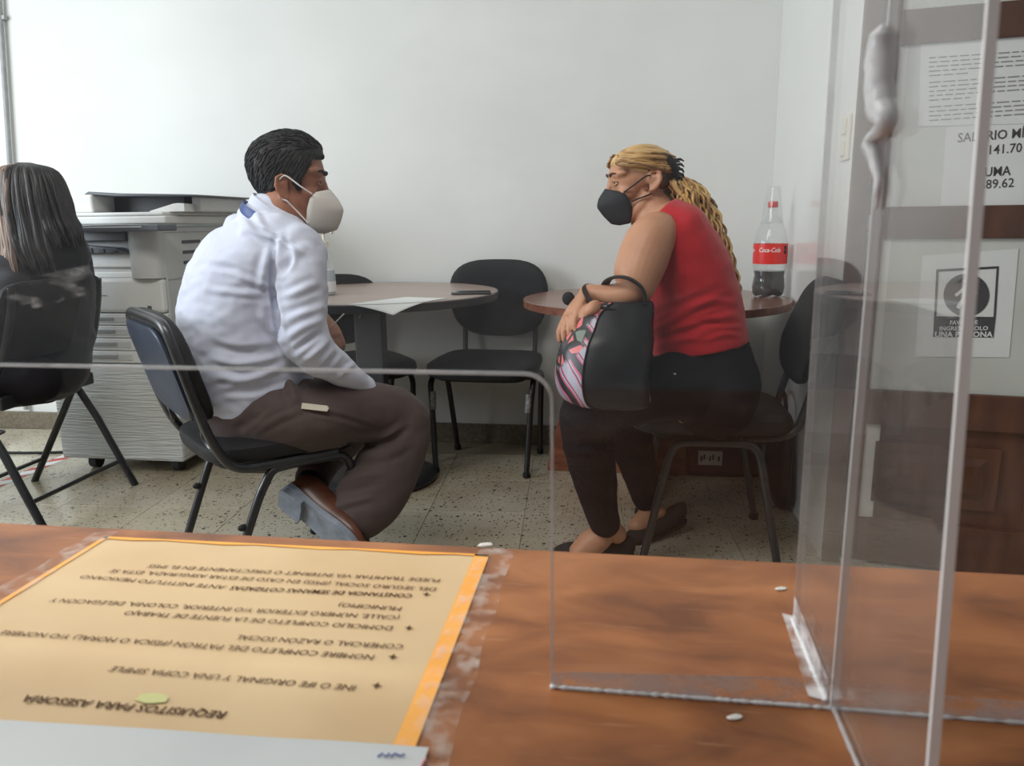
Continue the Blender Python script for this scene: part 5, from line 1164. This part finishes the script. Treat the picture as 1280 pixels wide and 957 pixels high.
# handbag on the lap
bag = thing('handbag', 'black leather handbag with pink and grey zebra print front, held on the lap', 'handbag', K(757, 502, 1.910), world=True)
m_print = bpy.data.materials.new('zebra_print'); m_print.use_nodes = True
def zebra():
    t = m_print.node_tree; L = t.links.new; b = t.nodes['Principled BSDF']; b.inputs['Roughness'].default_value = .35
    g = nd(m_print, 'ShaderNodeTexCoord'); mp = nd(m_print, 'ShaderNodeMapping'); mp.inputs['Rotation'].default_value = (0, .62, 0); L(g.outputs['Object'], mp.inputs[0])
    wv = nd(m_print, 'ShaderNodeTexWave'); wv.inputs['Scale'].default_value = 5.5; wv.inputs['Distortion'].default_value = 3.6; wv.inputs['Detail'].default_value = 1.5; wv.inputs['Detail Scale'].default_value = 1.2; L(mp.outputs[0], wv.inputs[0])
    r = nd(m_print, 'ShaderNodeValToRGB'); r.color_ramp.interpolation = 'CONSTANT'; e = r.color_ramp.elements; e[0].color = srgb(36,34,40); e[1].position = .80; e[1].color = srgb(168,166,182)
    for p, c in ((.20, srgb(196,84,120)), (.42, srgb(164,164,178)), (.60, srgb(52,48,58)), (.70, srgb(200,92,124))): k = e.new(p); k.color = c
    L(wv.outputs[0], r.inputs[0])
    vo = nd(m_print, 'ShaderNodeTexVoronoi', feature='DISTANCE_TO_EDGE'); vo.inputs['Scale'].default_value = 32; L(g.outputs['Object'], vo.inputs['Vector'])
    lt = nd(m_print, 'ShaderNodeMath', operation='LESS_THAN'); lt.inputs[1].default_value = .13; L(vo.outputs[0], lt.inputs[0])
    vc = nd(m_print, 'ShaderNodeTexVoronoi'); vc.inputs['Scale'].default_value = 32; L(g.outputs['Object'], vc.inputs['Vector']); sp = nd(m_print, 'ShaderNodeSeparateColor'); L(vc.outputs['Color'], sp.inputs[0])
    r2 = nd(m_print, 'ShaderNodeValToRGB'); r2.color_ramp.interpolation = 'CONSTANT'; e = r2.color_ramp.elements; e[0].color = srgb(214,110,110); e[1].position = .75; e[1].color = srgb(52,50,56)
    for p, c in ((.3, srgb(176,160,150)), (.5, srgb(120,130,120))): k = e.new(p); k.color = c
    L(sp.outputs[0], r2.inputs[0])
    m1 = nd(m_print, 'ShaderNodeMix', data_type='RGBA'); L(lt.outputs[0], m1.inputs[0]); L(r2.outputs[0], m1.inputs[6]); m1.inputs[7].default_value = srgb(38,36,40)
    at = nd(m_print, 'ShaderNodeAttribute'); at.attribute_name = 'zone'
    m2 = nd(m_print, 'ShaderNodeMix', data_type='RGBA'); L(at.outputs['Fac'], m2.inputs[0]); L(r.outputs[0], m2.inputs[6]); L(m1.outputs[2], m2.inputs[7]); L(m2.outputs[2], b.inputs['Base Color'])
zebra()
prof = [(768, 503, 40, .085), (757, 497, 52, .10), (752, 478, 57, .110), (753, 455, 58, .108), (757, 430, 55, .098), (763, 408, 50, .082), (768, 392, 46, .062), (774, 382, 40, .050), (780, 376, 33, .044)]
A = catmull([(x, y, 1.935-.02*(500-y)/120, r, h) for x, y, r, h in prof], 4); NB = 64; R = []
bx_ = (cR*1.0); by_ = Vector((cF.x, cF.y, 0)).normalized()
for x, y, d, r, h in A:
    c = K(x, y, d); row = []
    for j in range(NB):
        a = 2*math.pi*j/NB; ca_, sa_ = math.cos(a), math.sin(a); e_ = .72
        p = c+bx_*(r*d/FPX*math.copysign(abs(ca_)**e_, ca_))+by_*(h*math.copysign(abs(sa_)**e_, sa_))
        k = noise.noise(p*9)*.009+noise.noise(p*22)*.004; row.append(p+(p-c).normalized()*k)
    R.append(row)
def bagpart(name, m, sel, out):
    mb = MB(); 
    js = [j for j in range(NB) if sel(j)]
    rows = [[r_[j]+(r_[j]-sum(r_, Vector())/NB).normalized()*out for j in js+[(js[-1]+1) % NB]] for r_ in R]
    W_ = len(rows[0]); mb.add([p for r_ in rows for p in r_], [(i*W_+j, i*W_+j+1, (i+1)*W_+j+1, (i+1)*W_+j) for i in range(len(rows)-1) for j in range(W_-1)])
    return mb
mb = MB().rings(R); bb_ = mb.build('bag_body', m_leather, bag, ang=60)
# the printed front wraps the left end of the bag: angles 100..235 degrees
sel = lambda j: 150 <= 360*j/NB <= 247
pb_ = bagpart('front', m_print, sel, .0025); po = pb_.build('printed_panel', m_print, bag, ang=60)
at = po.data.attributes.new('zone', 'FLOAT', 'POINT'); px_, z_ = topx(np.array([tuple(p) for p in pb_.v]))
at.data.foreach_set('value', [1.0 if (x-700)*1.0 < (452-y)*.75+7*math.sin(y*.09) + 8 else 0.0 for x, y in px_])
sel2 = lambda j: 338 <= 360*j/NB or 360*j/NB <= 20
pb2 = bagpart('rear', m_print, sel2, .002); p2 = pb2.build('printed_panel', m_print, bag, ang=60); a2 = p2.data.attributes.new('zone', 'FLOAT', 'POINT'); a2.data.foreach_set('value', [1.0]*len(pb2.v))
je = [j for j in range(NB) if sel(j)][-1]+1
MB().tube([r_[je]+by_*-.003 for r_ in R], .0022, 6).build('seam_piping', m_rub, bag)
def strap(pts): return MB().tube(V3(catmull([K(*p) for p in pts], 7)), .0128, 12, flat=.34)
strap([(806, 380, 1.880), (806, 368, 1.865), (800, 357, 1.860), (786, 348, 1.860), (770, 346, 1.875), (759, 351, 1.910), (757, 362, 1.980), (768, 380, 2.020)]).build('handle', m_leather, bag)
strap([(774, 386, 1.880), (762, 386, 1.875), (748, 382, 1.880), (737, 374, 1.890), (732, 364, 1.915), (737, 359, 1.945), (745, 361, 1.980), (756, 370, 2.010)]).build('handle', m_leather, bag)
pm = thing('key_fob', 'round black fob on a short cord sticking up above the hands holding the bag', 'key fob', K(710, 374, 1.960), world=True)
MB().sell((0, 0, 0), (.0165, .009, .0175), 1, 1, 24, 14, Matrix.Translation(K(710.5, 373, 1.960))).build('fob', m_rub, pm)
MB().tube([K(711, 380, 1.960), K(710, 388, 1.955), K(711, 398, 1.950)], .0028, 8).build('cord', m_rub, pm)

# ---- person with long dark hair at the far left
m_jack = cloth('black_jacket', srgb(32,33,38), srgb(42,43,48))
m_hair3 = strand_mat('long_dark_hair', [srgb(18,17,18), srgb(28,25,26), srgb(44,38,36)], 40, (2, 2, .3))
m_hair3b = strand_mat('brown_streaked_hair', [srgb(60,48,44), srgb(112,92,80), srgb(150,128,112)], 40, (2, 2, .3))
lw = thing('person', 'person with long dark hair and black jacket on the folding chair, seen from behind', 'person', (-2.14, 2.33, 0), world=True)
fl = Vector((-.97, -.22, 0)).normalized()
TL_ = frame(K(34, 262, 2.58), fl, (0, 0, 1))
body = MB(); head_parts(body, TL_, fem=True); headonly = MB(); head_parts(headonly, TL_, fem=True)
limb(body, [(52, 330, 2.68, 30, .08), (47, 312, 2.65, 20, .05), (42, 294, 2.62, 19, .05), (38, 275, 2.58, 18, .05)])
tl_w = [(48, 464, 2.74, 58, .14), (50, 440, 2.74, 60, .15), (52, 400, 2.73, 60, .15), (52, 362, 2.71, 63, .14), (54, 334, 2.69, 60, .12), (54, 314, 2.66, 44, .09), (46, 298, 2.63, 24, .065)]
limb(body, tl_w[:-1], sc=.88)
la_far = [(86, 318, 2.76, 24, .065), (93, 345, 2.80, 23, .06), (92, 385, 2.84, 23, .055), (96, 425, 2.76, 21, .05), (60, 440, 2.80, 18, .045), (10, 430, 2.84, 14, .04)]
la_near = [(22, 340, 2.58, 26, .06), (6, 360, 2.52, 26, .06), (-14, 392, 2.40, 23, .055), (-50, 410, 2.44, 20, .05), (-100, 405, 2.52, 15, .04)]
for l in (la_far, la_near): limb(body, l, sc=.8)
hand(body, frame(K(-102, 405, 2.52), fl, cU), side=1, scale=.9); hand(body, frame(K(6, 430, 2.845), fl, cU), side=-1, scale=.9)
th1 = [(50, 474, 2.56, 30, .08), (-10, 478, 2.54, 34, .085), (-90, 486, 2.60, 30, .075), (-120, 490, 2.62, 26, .07)]; th2 = [(60, 474, 2.76, 30, .08), (0, 478, 2.78, 32, .085), (-80, 476, 2.84, 28, .075), (-104, 480, 2.86, 25, .07)]
s1 = [(-112, 490, 2.62, 27, .07), (-108, 560, 2.60, 24, .06), (-100, 640, 2.55, 17, .05)]; s2 = [(-96, 480, 2.86, 26, .07), (-90, 545, 2.84, 22, .06), (-84, 605, 2.80, 16, .05)]
for l in (th1, th2, s1, s2): limb(body, l, sc=.8)
fuse('body', body, m_skin3, lw, .005, 4)
eyes(TL_, lw, m_iris, m_skin3, m_hair3, .0034)
jk = MB(); limb(jk, tl_w[:-1]); limb(jk, la_far); limb(jk, la_near)
limb(jk, [(12, 346, 2.58, 30, .09), (48, 318, 2.63, 34, .10), (88, 314, 2.70, 27, .09)])
limb(jk, [(50, 314, 2.66, 34, .085), (45, 298, 2.62, 27, .066)])
fuse('jacket', jk, m_jack, lw, .007, 6, creases([([(60,345),(90,360),(112,380)], 2.9, 5, .006), ([(20,380),(60,372),(100,392)], 2.9, 5, -.005)], (.005, 9, 2)))
tj = MB(); [limb(tj, l) for l in (th1, th2, s1, s2)]; fuse('trousers', tj, m_blacktr, lw, .008, 5)
for o_, d_ in ((onz(-96, 668, 0), 0), (onz(-82, 630, 0), 0)):
    shoe(frame(o_, fl, (0, 0, 1)), lw, m_rub, m_rub, .25, .09)
hair_shell('hair', TL_, headonly, m_hair3, lw, lambda x, y: float(np.interp(x, [-.12, -.02, .0, .05, .07, .11], [-.14, -.14, -.10, .02, .06, .085])), lambda q: .014+.008*max(0, min(1, (q.z-.02)/.1)), 5, (40, 40, 6), .005)
rnd = random.Random(21)
def locks(n, ang0, ang1, m, name, zend, seed, xoff=0):
    mb = MB(); rd = random.Random(seed)
    for k in range(n):
        a = rd.uniform(ang0, ang1); ca_, sa_ = math.cos(a), math.sin(a); q = rd.uniform(.9, 1.06); e = (zend if (a < 2.2 or name != 'long_locks') else -.105)+rd.uniform(-.025, .025)
        pts = [Vector((-.010+.018*ca_, .014*sa_, .150)), Vector((-.012+.088*ca_*q, .072*sa_*q, .120)), Vector((-.012+.114*ca_*q, .096*sa_*q, .035)), Vector((-.018+.118*ca_*q, .104*sa_*q, e*.3)), Vector((-.028+.120*ca_*q+xoff*.4, .112*sa_*q, e*.66)), Vector((-.045+.112*ca_*q+xoff, .112*sa_*q, e))]
        P = V3(catmull([TL_ @ (p+Vector((rd.uniform(-.004, .004), rd.uniform(-.004, .004), 0))) for p in pts], 5))
        mb.tube(P, [float(w_) for w_ in np.interp(np.linspace(0, 1, len(P)), [0, .2, .8, 1], [.004, .0085, .008, .002])], 6)
    return mb.build(name, m, lw, ang=180)
locks(150, math.radians(80), math.radians(295), m_hair3, 'long_locks', -.19, 2)
locks(26, math.radians(50), math.radians(84), m_hair3b, 'streaked_locks', -.24, 3, .02)
locks(20, math.radians(285), math.radians(325), m_hair3b, 'streaked_locks', -.24, 6, .02)
gl = MB()
for s in (-1, 1):
    gl.tube([TL_ @ Vector((.100+.0*math.cos(t), s*.032+.022*math.cos(t), .018+.019*math.sin(t))) for t in [2*math.pi*k/20 for k in range(20)]], .0013, 6, closed=True); gl.tube([TL_ @ Vector((.098, s*.054, .022)), TL_ @ Vector((.05, s*.074, .026)), TL_ @ Vector((-.01, s*.08, .022))], .0013, 6)
gl.tube([TL_ @ Vector((.101, -.010, .02)), TL_ @ Vector((.104, 0, .024)), TL_ @ Vector((.101, .010, .02))], .0013, 6)
gl.build('glasses', m_rub, lw)
